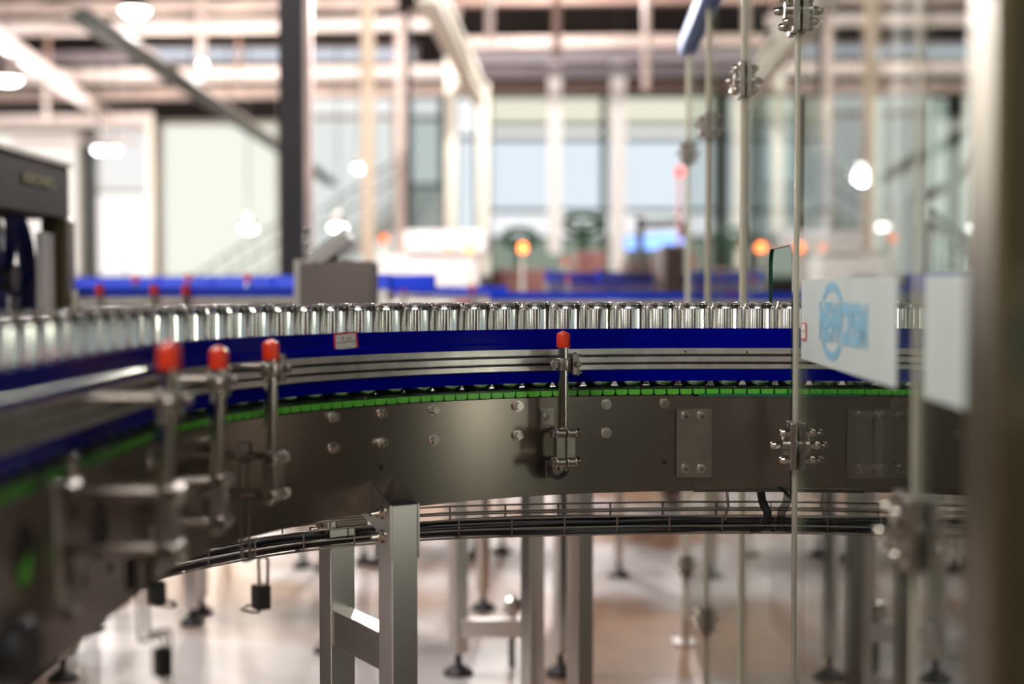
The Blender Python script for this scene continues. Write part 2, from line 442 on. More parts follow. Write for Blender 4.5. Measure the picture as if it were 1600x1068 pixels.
# tiny joint marks in the rail
for (x, y) in ((947, 557), (947, 568), (1071, 549), (1071, 566), (1167, 550)):
    s, z = ray_plate(x, y, .910); p, t, n = path(s, .9095, z)
    MB().box(p, (.0035, .002, .004), frame(t, n)).build('screw', M['black'], rail)

def hexbolt(p, ax, r=.0085, h=.006, parent=None, washer=True, name='hex_bolt', m=None):
    """hexagon head bolt with washer, seen on a face with outward axis ax"""
    ax = Vector(ax).normalized(); b = MB()
    if washer: b.lathe(p, [(0, 0), (r * 1.28, 0), (r * 1.32, .0008), (r * 1.28, .0018), (0, .0018)], ax, 24)
    a = ax.orthogonal().normalized(); c = ax.cross(a)
    o = Vector(p) + ax * .0018
    th = random.uniform(0, 1)
    pts = [o + (a * math.cos(th + k * math.pi / 3) + c * math.sin(th + k * math.pi / 3)) * r for k in range(6)]
    b.prism(pts, ax * h)
    pts2 = [o + ax * h + (a * math.cos(th + k * math.pi / 3) + c * math.sin(th + k * math.pi / 3)) * r * .82 for k in range(6)]
    b.prism(pts2, ax * .0012)
    return b.build(name, m or M['bolt'], parent)
for (x, y) in ((519, 651), (596, 645), (677, 640), (809, 634), (947, 631), (1038, 630), (519, 699), (596, 691), (677, 687), (809, 679), (947, 676)):
    s, z = ray_plate(x, y); p, t, n = path(s, RP, z); hexbolt(p, -n, .0088, .010, plate)
for (x, y, r_) in ((595, 730, .0052), (1038, 721, .0052), (37, 866, .034), (155, 828, .036), (62, 745, .007), (115, 800, .009), (170, 760, .008), (245, 802, .028), (131, 905, .008), (172, 888, .007), (305, 760, .008)):
    s, z = ray_plate(x, y); p, t, n = path(s, RP - .0004, z)
    MB().lathe(p, [(0, -.0001), (r_ * .86, -.0001), (r_ * .92, .0006), (r_, .0006), (r_ * 1.03, 0)], -n, 28).build('painted_hole', M['black'], plate)  # flat black discs paint the darkness inside the plate holes

s, z = ray_plate(39, 886); p, t, n = path(s, RP - .0012, z)
part_label(MB().prism([p + t * a_ + Vector((0, 0, c_)) for (a_, c_) in ((-.02, -.016), (.012, -.018), (.024, .004), (.016, .014), (-.006, .006), (-.022, .004))], n * .001).build('return_link', M['green'], plate), 'green chain link seen in the hole')
def splice(px0, px1, py0, py1, bolts, parent):
    pa = [];
    s0, z0 = ray_plate(px0, py0, RP - .004); s1, z1 = ray_plate(px1, py1, RP - .004)
    p0, t, n = path((s0 + s1) / 2, RP - .0115, (z0 + z1) / 2)
    W = abs(s1 - s0) * (RP / RC if s0 < ARC and False else 1); H = abs(z1 - z0); rr = .006; pts = []
    for (cx, cz, a0) in ((W / 2 - rr, H / 2 - rr, 0), (-W / 2 + rr, H / 2 - rr, 90), (-W / 2 + rr, -H / 2 + rr, 180), (W / 2 - rr, -H / 2 + rr, 270)):
        for k in range(5):
            a = R(a0 + k * 22.5); pts.append(p0 + t * (cx + rr * math.cos(a)) + Vector((0, 0, cz + rr * math.sin(a))))
    o = MB().prism(pts, n * .0045).build('splice_plate', M['steel'], parent)
    for (x, y) in bolts:
        s, z = ray_plate(x, y, RP - .012); p, t, n = path(s, RP - .0116, z); hexbolt(p, -n, .0080, .008, o)
        q = MB(); q.cyl(p - n * .008, p - n * .0115, .0038, 12); q.build('bolt_tip', M['chrome'], o)
    return o
splice(1058, 1110, 638, 745, ((1071, 650), (1096, 650), (1071, 732), (1096, 732)), conv)
splice(1366, 1420, 638, 745, ((1379, 650), (1406, 650), (1379, 732), (1406, 732)), conv)

# red bordered paper sticker on the upper blue strip
def sticker(px0, px1, py0, py1, parent, tilt=.06):
    s0, z0 = ray_plate(px0, py0, .9165); s1, z1 = ray_plate(px1, py1, .9165)
    sm = (s0 + s1) / 2; zm = (z0 + z1) / 2; p, t, n = path(sm, .9163, zm); W = s1 - s0; H = z0 - z1
    t2 = (t + Vector((0, 0, tilt))).normalized(); u = Vector((0, 0, 1)) - t2 * t2.z; u.normalize()
    def rect(w, h, rr, off, cx=0, cz=0, ear=False):
        pts = []
        for (qx, qz, a0) in ((w / 2 - rr, h / 2 - rr, 0), (-w / 2 + rr, h / 2 - rr, 90), (-w / 2 + rr, -h / 2 + rr, 180), (w / 2 - rr, -h / 2 + rr, 270)):
            for k in range(4):
                a = R(a0 + k * 30); e = .0025 if (ear and a0 == 270) else 0
                pts.append(p - n * off + t2 * (cx + qx + e + rr * math.cos(a)) + u * (cz + qz + rr * math.sin(a)))
        return pts
    o = MB().prism(rect(W, H, .004, .0012, ear=True), n * .0008).build('sticker', M['redink'], parent)
    part_label(o, 'small white paper sticker with a red border')
    MB().prism(rect(W * .86, H * .84, .003, .0016), n * .0003).build('paper', M['paper'], o)
    q = MB(); q.prism(rect(W * .84, H * .04, .0002, .0019, 0, -.001), n * .0002)
    for k in range(3):
        q.prism(rect(W * .06, H * .035, .0002, .0019, -.006 + k * .008, -H * .32), n * .0002)
    q.build('print', M['ink'], o)
    for (tx, sz_, ox) in (('S', .010, -.010), ('G12', .008, .001)):
        text_mesh(tx, sz_, Matrix.Translation(p - n * .0020 + t2 * ox + u * .0025) @ frame(t2, u).to_4x4() @ Matrix.Identity(4), M['ink'], o, 'code', .0001)
    return o
sticker(522, 557, 520, 546, rail)

# ------------------------------------------------------------------ chain
chain = root('conveyor_chain', path(.5, RC)[0] - Vector((0, 0, .22)), 'bright green plastic slat chain carrying the cans round the bend', 'chain')
LP = .0285
def link_mb(s):
    m = MB()
    def blk(r0, r1, z0, z1, w0, w1=None):
        w1 = w0 if w1 is None else w1
        P = []
        for (z, wd) in ((z0, w0), (z1, w1)):
            for (r, k) in ((r0, -1), (r1, -1), (r1, 1), (r0, 1)):
                p, t, n = path(s, r, z); P.append(p + t * (k * wd / 2))
        m.add(P, [(3, 2, 1, 0), (4, 5, 6, 7), (0, 1, 5, 4), (1, 2, 6, 5), (2, 3, 7, 6), (3, 0, 4, 7)])
    f = (RP + .01) / RC if 0 < s < ARC else 1
    blk(.9205, .929, -.2180, -.2150, LP * f * .70, LP * f * .87)
    blk(.9205, .929, -.2150, -.2070, LP * f * .87)
    return m
nl = 0; ks = []
k = S0
while k < S1: ks.append(k); k += LP
vis = [s for s in ks if -.62 < s < ARC + .66]
if len(vis) > 100:
    vis = vis[:100]
for s in vis: link_mb(s).build('chain_link', M['green'], chain, smooth=False)
rest = MB()
for s in ks:
    if s not in vis: q = link_mb(s); rest.add(q.v, q.f)
ro = rest.build('chain_link', M['green'], chain); ro['kind'] = 'stuff'
pin = MB(); sweep_path(pin, [(.9285, -.2045), (.932, -.2022), (1.000, -.2022), (1.000, -.2190), (.9285, -.2190)], S0, S1)
part_label(pin.build('chain_top', M['dgreen'], chain), 'top plates carrying the cans, green darkened for the shade below the rail')

# ------------------------------------------------------------------ cans
ZB = -.2018
def can_proto():
    rt = root('aluminium_can', (0, 0, 0), 'x', 'can')
    body = [(0, .010), (.012, .009), (.020, .005), (.0232, .0005), (.0245, 0), (.0258, .0008), (.0300, .008), (.0322, .013), (.0330, .019), (.0330, .1600),
            (.0327, .1625), (.0317, .1655), (.0304, .1685), (.0296, .1705)]
    b = MB().lathe((0, 0, 0), body, n=40).build('can_body', M['can'], rt)
    rim = [(.0296, .1705), (.0296, .1718), (.0304, .1735), (.0310, .1742), (.0309, .1750), (.0302, .1752), (.0294, .1742), (.0288, .1715), (.0300, .166), (.0318, .158), (.0319, .12), (.0318, .02), (0, .014)]
    MB().lathe((0, 0, 0), rim, n=40).build('can_rim', M['can'], rt)
    return rt
proto = can_proto()
PITCHC = .0682
# line cans up so that one can boundary falls at pixel x=1109
s_ref = ARC + (at(1084.5, 500, C.y + RC).x - C.x)
n0 = int((s_ref - (-1.02)) / PITCHC)
cans = []
i = -n0
while s_ref + i * PITCHC < ARC + .62:
    cans.append(s_ref + i * PITCHC); i += 1
info = []
for s in cans:
    p, t, n = path(s, RC, ZB); info.append((s, p, px_of(p + Vector((0, 0, .174)))[0]))
marks = [(268, 'the leftmost red cap'), (343, 'the second red cap'), (424, 'the third red cap'),
         (538, 'the red-bordered sticker'), (880, 'the sharp red cap'), (1247, 'the glass door edge')]
ordn = ['', 'first', 'second', 'third', 'fourth', 'fifth', 'sixth', 'seventh', 'eighth', 'ninth', 'tenth', 'eleventh', 'twelfth', 'thirteenth', 'fourteenth', 'fifteenth', 'sixteenth']
near = {}
for (mx, nm) in marks:
    j = min(range(len(info)), key=lambda q: abs(info[q][2] - mx)); near[j] = nm
def can_label(j):
    x = info[j][2]
    if j in near: return 'silver drink can standing directly above ' + near[j]
    c = min(near, key=lambda q: abs(q - j)); d = j - c
    look = 'silver drink can'
    if x > 1257: look = 'silver can behind glass'
    elif x < 200: look = 'blurred silver can'
    return '%s, %s to the %s of the one above %s' % (look, ordn[abs(d)], 'right' if d > 0 else 'left', near[c])
for j, (s, p, x) in enumerate(info):
    if x < -260: continue
    if proto is not None: c = proto; proto = None; first = c
    else:
        c = first.copy(); COL.objects.link(c)
        for ch in first.children:
            d = ch.copy(); COL.objects.link(d); d.parent = c
    c.location = p; c.rotation_euler = (0, 0, random.uniform(0, 6.28))
    c['label'] = can_label(j); c['group'] = 'cans in single file on the conveyor'; c['category'] = 'can'

# ------------------------------------------------------------------ guide posts with red caps
def solid_hex(b, p, ax, r, h):
    ax = Vector(ax).normalized(); a = ax.orthogonal().normalized(); c = ax.cross(a)
    b.prism([Vector(p) + (a * math.cos(k * math.pi / 3) + c * math.sin(k * math.pi / 3)) * r for k in range(6)], ax * h)
def guide_post(px, ztop, rr, zclamp, zb1, zb2, lean=0, label=None, knob=False):
    """rr radius of the rod axis; ztop..: heights relative to the camera"""
    s, _ = ray_plate(px, 600, rr)
    p0, t, n = path(s, rr, 0); up = Vector((0, 0, 1)); o = -n       # o points to the camera side of the frame
    L = lambda z: p0 + up * z + Vector((lean, 0, 0)) * (ztop - z)
    g = MB(); g.cyl(L(ztop - .005), L(zb2 - .018), .0110, 28); rod = g.build('guide_post', M['chrome'], conv)
    part_label(rod, label)
    cap = MB().lathe(L(ztop - .033), [(0, .0), (.0134, 0), (.0139, .002), (.0136, .024), (.0124, .0275), (.006, .0310), (.002, .0330), (0, .0333)], up, 28)
    part_label(cap.build('cap', M['red'], rod), 'red rubber cap')
    # cross clamp
    F = frame(t, n); c = L(zclamp)
    b = MB(); b.lathe(c - up * .012, [(.0112, 0), (.0150, 0), (.0155, .002), (.0155, .022), (.0150, .024), (.0112, .024)], up, 28)
    b.box(c - t * .019, (.014, .013, .018), F); b.cyl(c - t * .022 + o * .004, c - t * .022 + o * .011, .0085, 20)
    b.box(c + t * .0215, (.010, .022, .042), F); b.box(c + t * .0285 , (.004, .022, .046), F)
    cl = b.build('cross_clamp', M['steel'], rod, bevel=.0012)
    b = MB(); solid_hex(b, c - t * .022 + o * .011, o, .0055, .004)
    b.cyl(c + t * .026 + up * .017 + o * .008, c + t * .036 + up * .017 + o * .008, .0035, 12)
    b.cyl(c + t * .026 - up * .017 + o * .008, c + t * .036 - up * .017 + o * .008, .0035, 12); b.build('clamp_screw', M['chrome'], rod)
    q = c + t * .0255
    b = MB(); b.cyl(q + o * .022, q + n * (.909 - rr + .002), .0062, 18); b.build('cross_rod', M['wire'], rod)
    # lower swivel bracket
    b = MB()
    for z in (zb1, zb2):
        cc = L(z)
        for sg in (-1, 1):
            b.cyl(cc + o * .012 + t * sg * .0022, cc + o * .012 + t * sg * .0195, .0098, 24)
    mid = L((zb1 + zb2) / 2) + o * .006
    for sg in (-1, 1):
        b.box(mid + t * sg * .0112, (.0180, .020, abs(zb1 - zb2)), F)
    br = b.build('post_bracket', M['steel'], rod, bevel=.0008)
    for z in (zb1, zb2):
        cc = L(z) + o * .012
        for sg in (-1, 1):
            b = MB(); b.cyl(cc + t * sg * .0195, cc + t * sg * .0215, .0102, 20); solid_hex(b, cc + t * sg * .0215, t * sg, .0105, .0085)
            b.build('bracket_bolt', M['chrome'], rod, bevel=.0006)
    # standoffs to the plate and mounting plates
    b = MB(); d = RP - rr - .004
    zt = zb1 + .028
    b.box(p0 + up * zt + n * d - t * .014, (.030, .004, .036), F)
    b.build('mount_plate', M['steel'], rod, bevel=.0008)
    b = MB(); b.box(p0 + up * (zb2 - .022) + n * d, (.034, .004, .036), F)
    b.build('mount_plate', M['steel'], rod, bevel=.0008)
    b = MB(); b.cyl(L(zb1) + o * .004, L(zb1) + n * d, .0062, 14); b.cyl(L(zb2) + o * .004, L(zb2) + n * d, .0062, 14); b.build('standoff', M['wire'], rod)
    hexbolt(p0 + up * zt + n * (d - .002) - t * .016, o, .0062, .005, rod, name='mount_bolt')
    if knob:
        kc = p0 + up * (zb2 - .016) + n * (d * .55) - t * .003
        k_ = MB().lathe(kc, [(.0145, 0), (.0225, .001), (.0235, .005), (.0235, .010), (.0215, .013), (.0155, .013), (.0145, .010), (.0145, 0)], o, 36).build('knob', M['black'], rod)
        MB().lathe(kc, [(0, .0), (.0150, 0), (.0150, .008), (.008, .009), (0, .009)], o, 28).build('washer', M['boxgrey'], k_)
        hexbolt(kc + o * .009, o, .006, .007, k_)
    return rod
guide_post(880, -.0825, .860, -.1490, -.2860, -.3440, 0, 'chrome guide post with a red cap, in sharp focus', True)
guide_post(424, -.0795, .822, -.128, -.270, -.328, -.012, 'chrome guide post with a red cap, third from the left')
guide_post(343, -.0795, .815, -.130, -.272, -.330, -.03, 'chrome guide post with a red cap, second from the left', False)
guide_post(266, -.0600, .800, -.130, -.238, -.305, -.04, 'chrome guide post with a red cap, leftmost and most blurred')

# black knobs and brackets low on the left plate
def plate_bracket(px, py, w_, h_, off=.02):
    s, z = ray_plate(px, py, RP - off); p, t, n = path(s, RP - off, z); F = frame(t, n)
    b = MB(); b.box(p + n * off / 2, (w_, off, h_), F); o = b.build('plate_bracket', M['steel'], conv, bevel=.001)
    for sg in (-1, 1):
        q = MB(); c = p + Vector((0, 0, sg * h_ * .46))
        q.cyl(c - n * .012 - t * w_ * .5, c - n * .012 + t * w_ * .5, .008, 18); q.build('cross_bolt', M['wire'], o)
    return o
plate_bracket(95, 860, .030, .15)
s, z = ray_plate(6, 1020, RP - .03); p, t, n = path(s, RP - .03, z)
part_label(MB().lathe(p, [(0, 0), (.030, 0), (.034, .006), (.034, .022), (.030, .028), (0, .028)], -n, 36).build('handwheel', M['black'], conv), 'black round handwheel')

# ------------------------------------------------------------------ support frame
def sq_tube(b, cx, cy, z0, z1, size, ang):
    Mz = Matrix.Rotation(ang, 3, 'Z'); b.box((cx, cy, (z0 + z1) / 2), (size, size, z1 - z0), Mz)
LA = R(34)      # right face turned 34 degrees to the right
nR = Vector((math.sin(LA), -math.cos(LA), 0)); nL = Vector((-math.cos(LA), -math.sin(LA), 0))
sz = .054
edgeA = at(613, 900, 2.60); edgeA.z = 0
cA = edgeA - nR * sz / 2 - nL * sz / 2
topA = at(613, 790, 2.60).z
b = MB(); sq_tube(b, cA.x, cA.y, .06, topA, sz, LA); legA = b.build('support_leg', M['tube'], conv, bevel=.002)
part_label(legA, 'square steel leg in front of the side plate')
edgeB = at(517, 900, 2.84); edgeB.z = 0
cB = edgeB - nR * sz / 2 - nL * sz / 2
topB = at(517, 800, 2.84).z + .02
b = MB(); sq_tube(b, cB.x, cB.y, .06, topB, sz, LA); legB = b.build('support_leg', M['tube'], conv, bevel=.002)
part_label(legB, 'square steel leg behind the side plate')
zc0 = at(560, 975, 2.72).z; zc1 = at(560, 1032, 2.72).z
dAB = (cA - cB); dAB.z = 0
b = MB(); Mz = frame(dAB, Vector((-dAB.y, dAB.x, 0))); b.box(((cA.x + cB.x) / 2, (cA.y + cB.y) / 2, (zc0 + zc1) / 2), (dAB.length - sz * .9, .045, abs(zc0 - zc1)), Mz)
part_label(b.build('crossbar', M['tube'], conv, bevel=.0015), 'short crossbar joining the two legs')
for c_, l_ in ((cA, legA), (cB, legB)):
    MB().lathe((c_.x, c_.y, 0), [(0, 0), (.045, 0), (.045, .008), (.02, .03), (.01, .035), (.01, .07), (0, .07)]).build('leveling_foot', M['black'], l_)
# gusset bracket on leg A: back plate on the frame, two triangular cheeks, cover
th = .004
back0 = cA - nR * (-sz / 2) ; o_ = nR      # o_ points from the frame to the viewer's right side
pC = Vector((cA.x, cA.y, 0))
tang = Vector((math.cos(LA), math.sin(LA), 0))       # along the right face
zt = at(600, 744, 2.66).z; zk = topA; zl = at(600, 876, 2.6).z
b = MB()
for sg in (-1, 1):
    e = pC + tang * sg * (sz / 2 + th / 2 + .0005)
    far = e - nR * (sz / 2 + .055); nr = e + nR * (sz / 2)
    low = zl
    mid = e - nR * (sz / 2 - .0)
    pts = [Vector((far.x, far.y, zt)), Vector(((far + nR * .012).x, (far + nR * .012).y, zt)), Vector((nr.x, nr.y, zk)), Vector((nr.x, nr.y, low)), Vector((mid.x, mid.y, low)), Vector((mid.x, mid.y, zk - .05)), Vector((far.x, far.y, zk - .03))]
    b.prism([q - tang * th / 2 for q in pts], tang * th)
gus = b.build('gusset', M['tube'], legA); part_label(gus, 'triangular gusset bracket')
b = MB(); q = pC - nR * (sz / 2 + .052); b.box((q.x, q.y, (zt + zk) / 2), (sz, th, zt - zk + .0), Matrix.Rotation(LA, 3, 'Z')); b.build('gusset_back', M['plate'], legA)
b = MB(); b.box((cA.x, cA.y, zk + .001), (sz, sz, .003), Matrix.Rotation(LA, 3, 'Z')); b.build('tube_end', M['black'], legA)
for dx in (-.014, .014):
    hexbolt(Vector((q.x, q.y, (zt * .86 + zk * .14))) + nR * .003 + tang * dx, nR, .0085, .009, legA)
for zz in (at(600, 803, 2.6).z, at(600, 840, 2.6).z):
    c_ = pC + nL * (sz / 2 + th + .001); e = Vector((c_.x, c_.y, zz)); b = MB()
    b.lathe(e, [(0, 0), (.0125, 0), (.0125, .002), (0, .002)], nL, 24); solid_hex(b, e + nL * .002, nL, .0095, .009); b.cyl(e + nL * .011, e + nL * .026, .0048, 16); b.cyl(e + nL * .011, e + nL * .014, .0065, 16)
    b.build('hex_bolt', M['chrome'], legA)
# hanger plate on leg B
b = MB(); e = Vector((cB.x, cB.y, 0)) + nL * (sz / 2 + .003)
zz0 = at(500, 803, 2.84).z + .01; zz1 = at(500, 858, 2.84).z
T = Vector((math.sin(LA) , -math.cos(LA), 0))
pts = [e - T * .027, e + T * .027, e + T * .027, e - T * .015]
zs = [zz0, zz0, (zz0 + zz1 * 2) / 3 + .014, zz1]
b.prism([Vector((p_.x, p_.y, z_)) for p_, z_ in zip(pts, zs)], nL * .003); b.build('hanger_plate', M['tube'], legB)
e2 = Vector((e.x, e.y, at(500, 827, 2.84).z)) + nL * .003
b = MB(); b.lathe(e2, [(0, 0), (.0125, 0), (.0125, .002), (0, .002)], nL, 24); solid_hex(b, e2 + nL * .002, nL, .0095, .009); b.cyl(e2 + nL * .011, e2 + nL * .026, .005, 16); b.build('hex_bolt', M['chrome'], legB)
b = MB(); q = Vector((cB.x, cB.y, 0)) - nL * .0 + tang * .02
b.box((q.x, q.y, (topB + at(560, 828, 2.84).z) / 2 + .02), (.07, .06, topB - at(560, 828, 2.84).z + .04), Matrix.Rotation(LA, 3, 'Z')); part_label(b.build('socket', M['plate'], legB), 'steel socket around the leg top')

# ------------------------------------------------------------------ cable tray
def catmull(P, n=8):
    P = [Vector(p) for p in P]; out = []
    Q = [P[0] * 2 - P[1]] + P + [P[-1] * 2 - P[-2]]
    for i in range(1, len(Q) - 2):
        for k in range(n):
            t = k / n
            out.append(.5 * ((2 * Q[i]) + (Q[i + 1] - Q[i - 1]) * t + (2 * Q[i - 1] - 5 * Q[i] + 4 * Q[i + 1] - Q[i + 2]) * t * t + (3 * Q[i] - Q[i - 1] - 3 * Q[i + 1] + Q[i + 2]) * t ** 3))
    out.append(P[-1]); return out
tp = catmull([(-.72, 2.08, 0), (-.68, 2.38, 0), (-.585, 2.60, 0), (-.40, 2.80, 0), (-.131, 2.93, 0), (.27, 2.99, 0), (.55, 3.0, 0), (.9, 3.0, 0), (1.3, 3.0, 0)], 10)
nrm = []
for i in range(len(tp)):
    d = (tp[min(i + 1, len(tp) - 1)] - tp[max(i - 1, 0)]).normalized(); nrm.append(Vector((-d.y, d.x, 0)))
TW = .085
tray = root('cable_tray', (0.1, 3.0, CZ - .52), 'wire mesh cable tray hanging under the curved conveyor', 'cable tray')
def tray_line(off, z): return [p + n_ * off + Vector((0, 0, CZ + z)) for p, n_ in zip(tp, nrm)]
wr = .0021
for (off, z) in ((0, -.462), (0, -.4785), (0, -.5155), (0, -.500), (TW, -.462), (TW, -.480), (TW, -.5155), (TW, -.498), (TW * .5, -.518)):
    MB().tube(tray_line(off, z), wr, 6).build('long_wire', M['wire'], tray)
# cross wires every 0.105 m
acc = 0; nxt = .02
for i in range(len(tp) - 1):
    seg = (tp[i + 1] - tp[i]).length
    while acc + seg > nxt:
        f = (nxt - acc) / seg; p = tp[i].lerp(tp[i + 1], f); n_ = nrm[i]
        up_ = lambda z: Vector((0, 0, CZ + z))
        MB().tube([p + up_(-.4785), p + up_(-.509), p + n_ * .006 + up_(-.5175), p + n_ * (TW - .006) + up_(-.5175), p + n_ * TW + up_(-.509), p + n_ * TW + up_(-.460)], wr, 6).build('cross_wire', M['wire'], tray)
        nxt += .112
    acc += seg
for k, (off, z, r_) in enumerate(((.015, -.508, .007), (.032, -.508, .006), (.05, -.505, .0085), (.068, -.508, .006), (.024, -.497, .005), (.058, -.493, .006))):
    pts = [p + n_ * (off + .006 * math.sin(i * .35 + k)) + Vector((0, 0, CZ + z + .004 * math.sin(i * .23 + k * 2))) for i, (p, n_) in enumerate(zip(tp, nrm))]
    tag(MB().tube(pts, r_, 8).build('power_cable', M['cable']), ['thick black cable lying along the front of the wire tray', 'thin black cable second from the front in the wire tray', 'thickest black cable in the middle of the wire tray', 'thin black cable along the back of the wire tray', 'thin black cable on top of the front bundle in the tray', 'black cable on top of the rear bundle in the tray'][k], 'cable', 'black cables in the wire tray')
# hanger hook near the glass, with dangling cables
hk = MB().tube([at(1136, 768, 3.0), at(1138, 790, 3.0), at(1134, 803, 3.0), at(1133, 812, 3.0)], .003, 8).build('tray_hook', M['wire'], tray)
cb = catmull([at(1188, 764, 3.0), at(1192, 785, 3.0), at(1199, 802, 3.0), at(1190, 822, 3.02), at(1172, 828, 3.03)], 8)
tag(MB().tube(cb, .009, 10).build('power_cable', M['cable']), 'thick black cable looping down from the conveyor beside the glass door edge', 'cable')

# ------------------------------------------------------------------ photo sensors on bent wire
def wire_sensor(name_label, Y, wires, boxes, r=.0026, plate_at=None, cat='sensor'):
    c = at(*boxes[0][:2], Y) if boxes else at(*wires[0][0], Y)
    rt = root('photo_sensor', (c.x, Y, c.z), name_label, cat, 'photo sensors on bent wire mounts')
    for wv in wires:
        pts = [at(x, y, Y + (0 if len(q) == 2 else q[2])) for q in wv for (x, y) in [q[:2]]]
        MB().tube(catmull(pts, 4), r, 8).build('wire_mount', M['wire'], rt)
    for (x, y, w_, h_) in boxes:
        p = at(x, y, Y); k = Y / FPX
        MB().box(p, (w_ * k * .8, w_ * k * .9, h_ * k), Matrix.Rotation(R(35), 3, 'Z')).build('sensor_body', M['black'], rt, bevel=.003)
    return rt
wire_sensor('small black sensor hanging on a wire loop left of the legs', 2.30,
            [[(376, 700), (376, 790), (378, 868), (384, 876), (396, 872), (397, 866)], [(388, 700), (388, 780), (391, 862), (395, 868)], [(404, 872), (406, 945), (402, 956), (378, 951), (385, 946, .03), (398, 944, .03)], [(419, 872), (418, 920), (419, 944), (412, 951)], [(404, 873), (411, 869), (419, 873)]],
            [(408, 932, 30, 38)])
wire_sensor('black sensor box low on a zigzag wire mount at the left', 1.75,
            [[(216, 700), (215, 860), (217, 985), (224, 1000), (252, 992), (256, 1010), (256, 1100)], [(229, 700), (228, 860), (230, 975), (238, 990), (258, 984), (267, 996), (267, 1100)]],
            [(254, 1034, 32, 46)])
wire_sensor('upper black sensor boxes clipped on the zigzag wire mount', 1.76, [[(204, 872), (232, 872)]], [(204, 897, 18, 50), (232, 897, 18, 50)])
wire_sensor('black sensor with a flat wire foot under the left plate', 2.05, [[(234, 915), (233, 938), (240, 944), (268, 948), (276, 944), (270, 940, .03), (245, 938, .03)]], [(247, 925, 26, 36)])
# small U brackets on the plate that hold the wires
for (x, y, Y) in ((381, 694, 2.30), (300, 765, 2.0), (222, 760, 1.75)):
    p = at(x, y, Y); o = p - Vector((0, 0, CZ))
    b = MB(); b.box(p, (.020, .03, .006)); b.box(p + Vector((0, .014, -.016)), (.020, .003, .034)); b.box(p + Vector((0, -.014, -.010)), (.020, .003, .022))
    b.cyl(p + Vector((0, -.02, -.008)), p + Vector((0, .02, -.008)), .006, 14)
    b.cyl(p + Vector((.0, .015, -.02)), Vector((p.x - (.07 if Y < 2.2 else .08), p.y + (.02 if Y < 2.2 else .09), p.z - .02)), .004, 10)
    o = b.build('wire_bracket', M['steel'], conv)
# horizontal wire arms between brackets and posts
for (a_, b_) in (((388, 708, 2.30), (430, 712, 2.24)), ((300, 775, 2.0), (352, 762, 1.98)), ((222, 775, 1.75), (282, 778, 1.66)), ((388, 775, 2.3), (430, 777, 2.24)), ((215, 868, 1.75), (285, 872, 1.66))):
    MB().cyl(at(*a_), at(*b_), .0045, 12).build('sensor_arm', M['wire'], conv)

# ------------------------------------------------------------------ glass guard with hinged doors
GK = 915.0
def gx(Y): return .0495 * Y + GK / FPX
def GP(Y, z=0, off=0):
    """point on the glass plane at depth Y, height z relative to camera, off = offset to the viewer's left"""
    return Vector((gx(Y) - off, Y + off * .0495, CZ + z))
gt = Vector((.0495, 1, 0)).normalized(); gn = Vector((-1, .0495, 0)).normalized()
joints = [.80, 1.746, 2.715, 3.617, 4.645, 5.545, 6.45]
ZT, ZBt = .915, -1.30
TH = .008
door_names = ['nearest clear glass door at the right edge, its frosted strip half out of view',
              'clear glass door with a frosted strip and blue round logo, right of the hinge edge',
              'glass panel notched round the conveyor, left of the hinge edge',
              'narrow-looking glass door behind the cans, second beyond the conveyor',
              'farthest clear glass panel at the end of the guard']
def slab(poly, mb, t=TH):
    """poly in (Y, z)"""
    return mb.prism([GP(y, z, t / 2) for (y, z) in poly], -gn * t)
doors = []
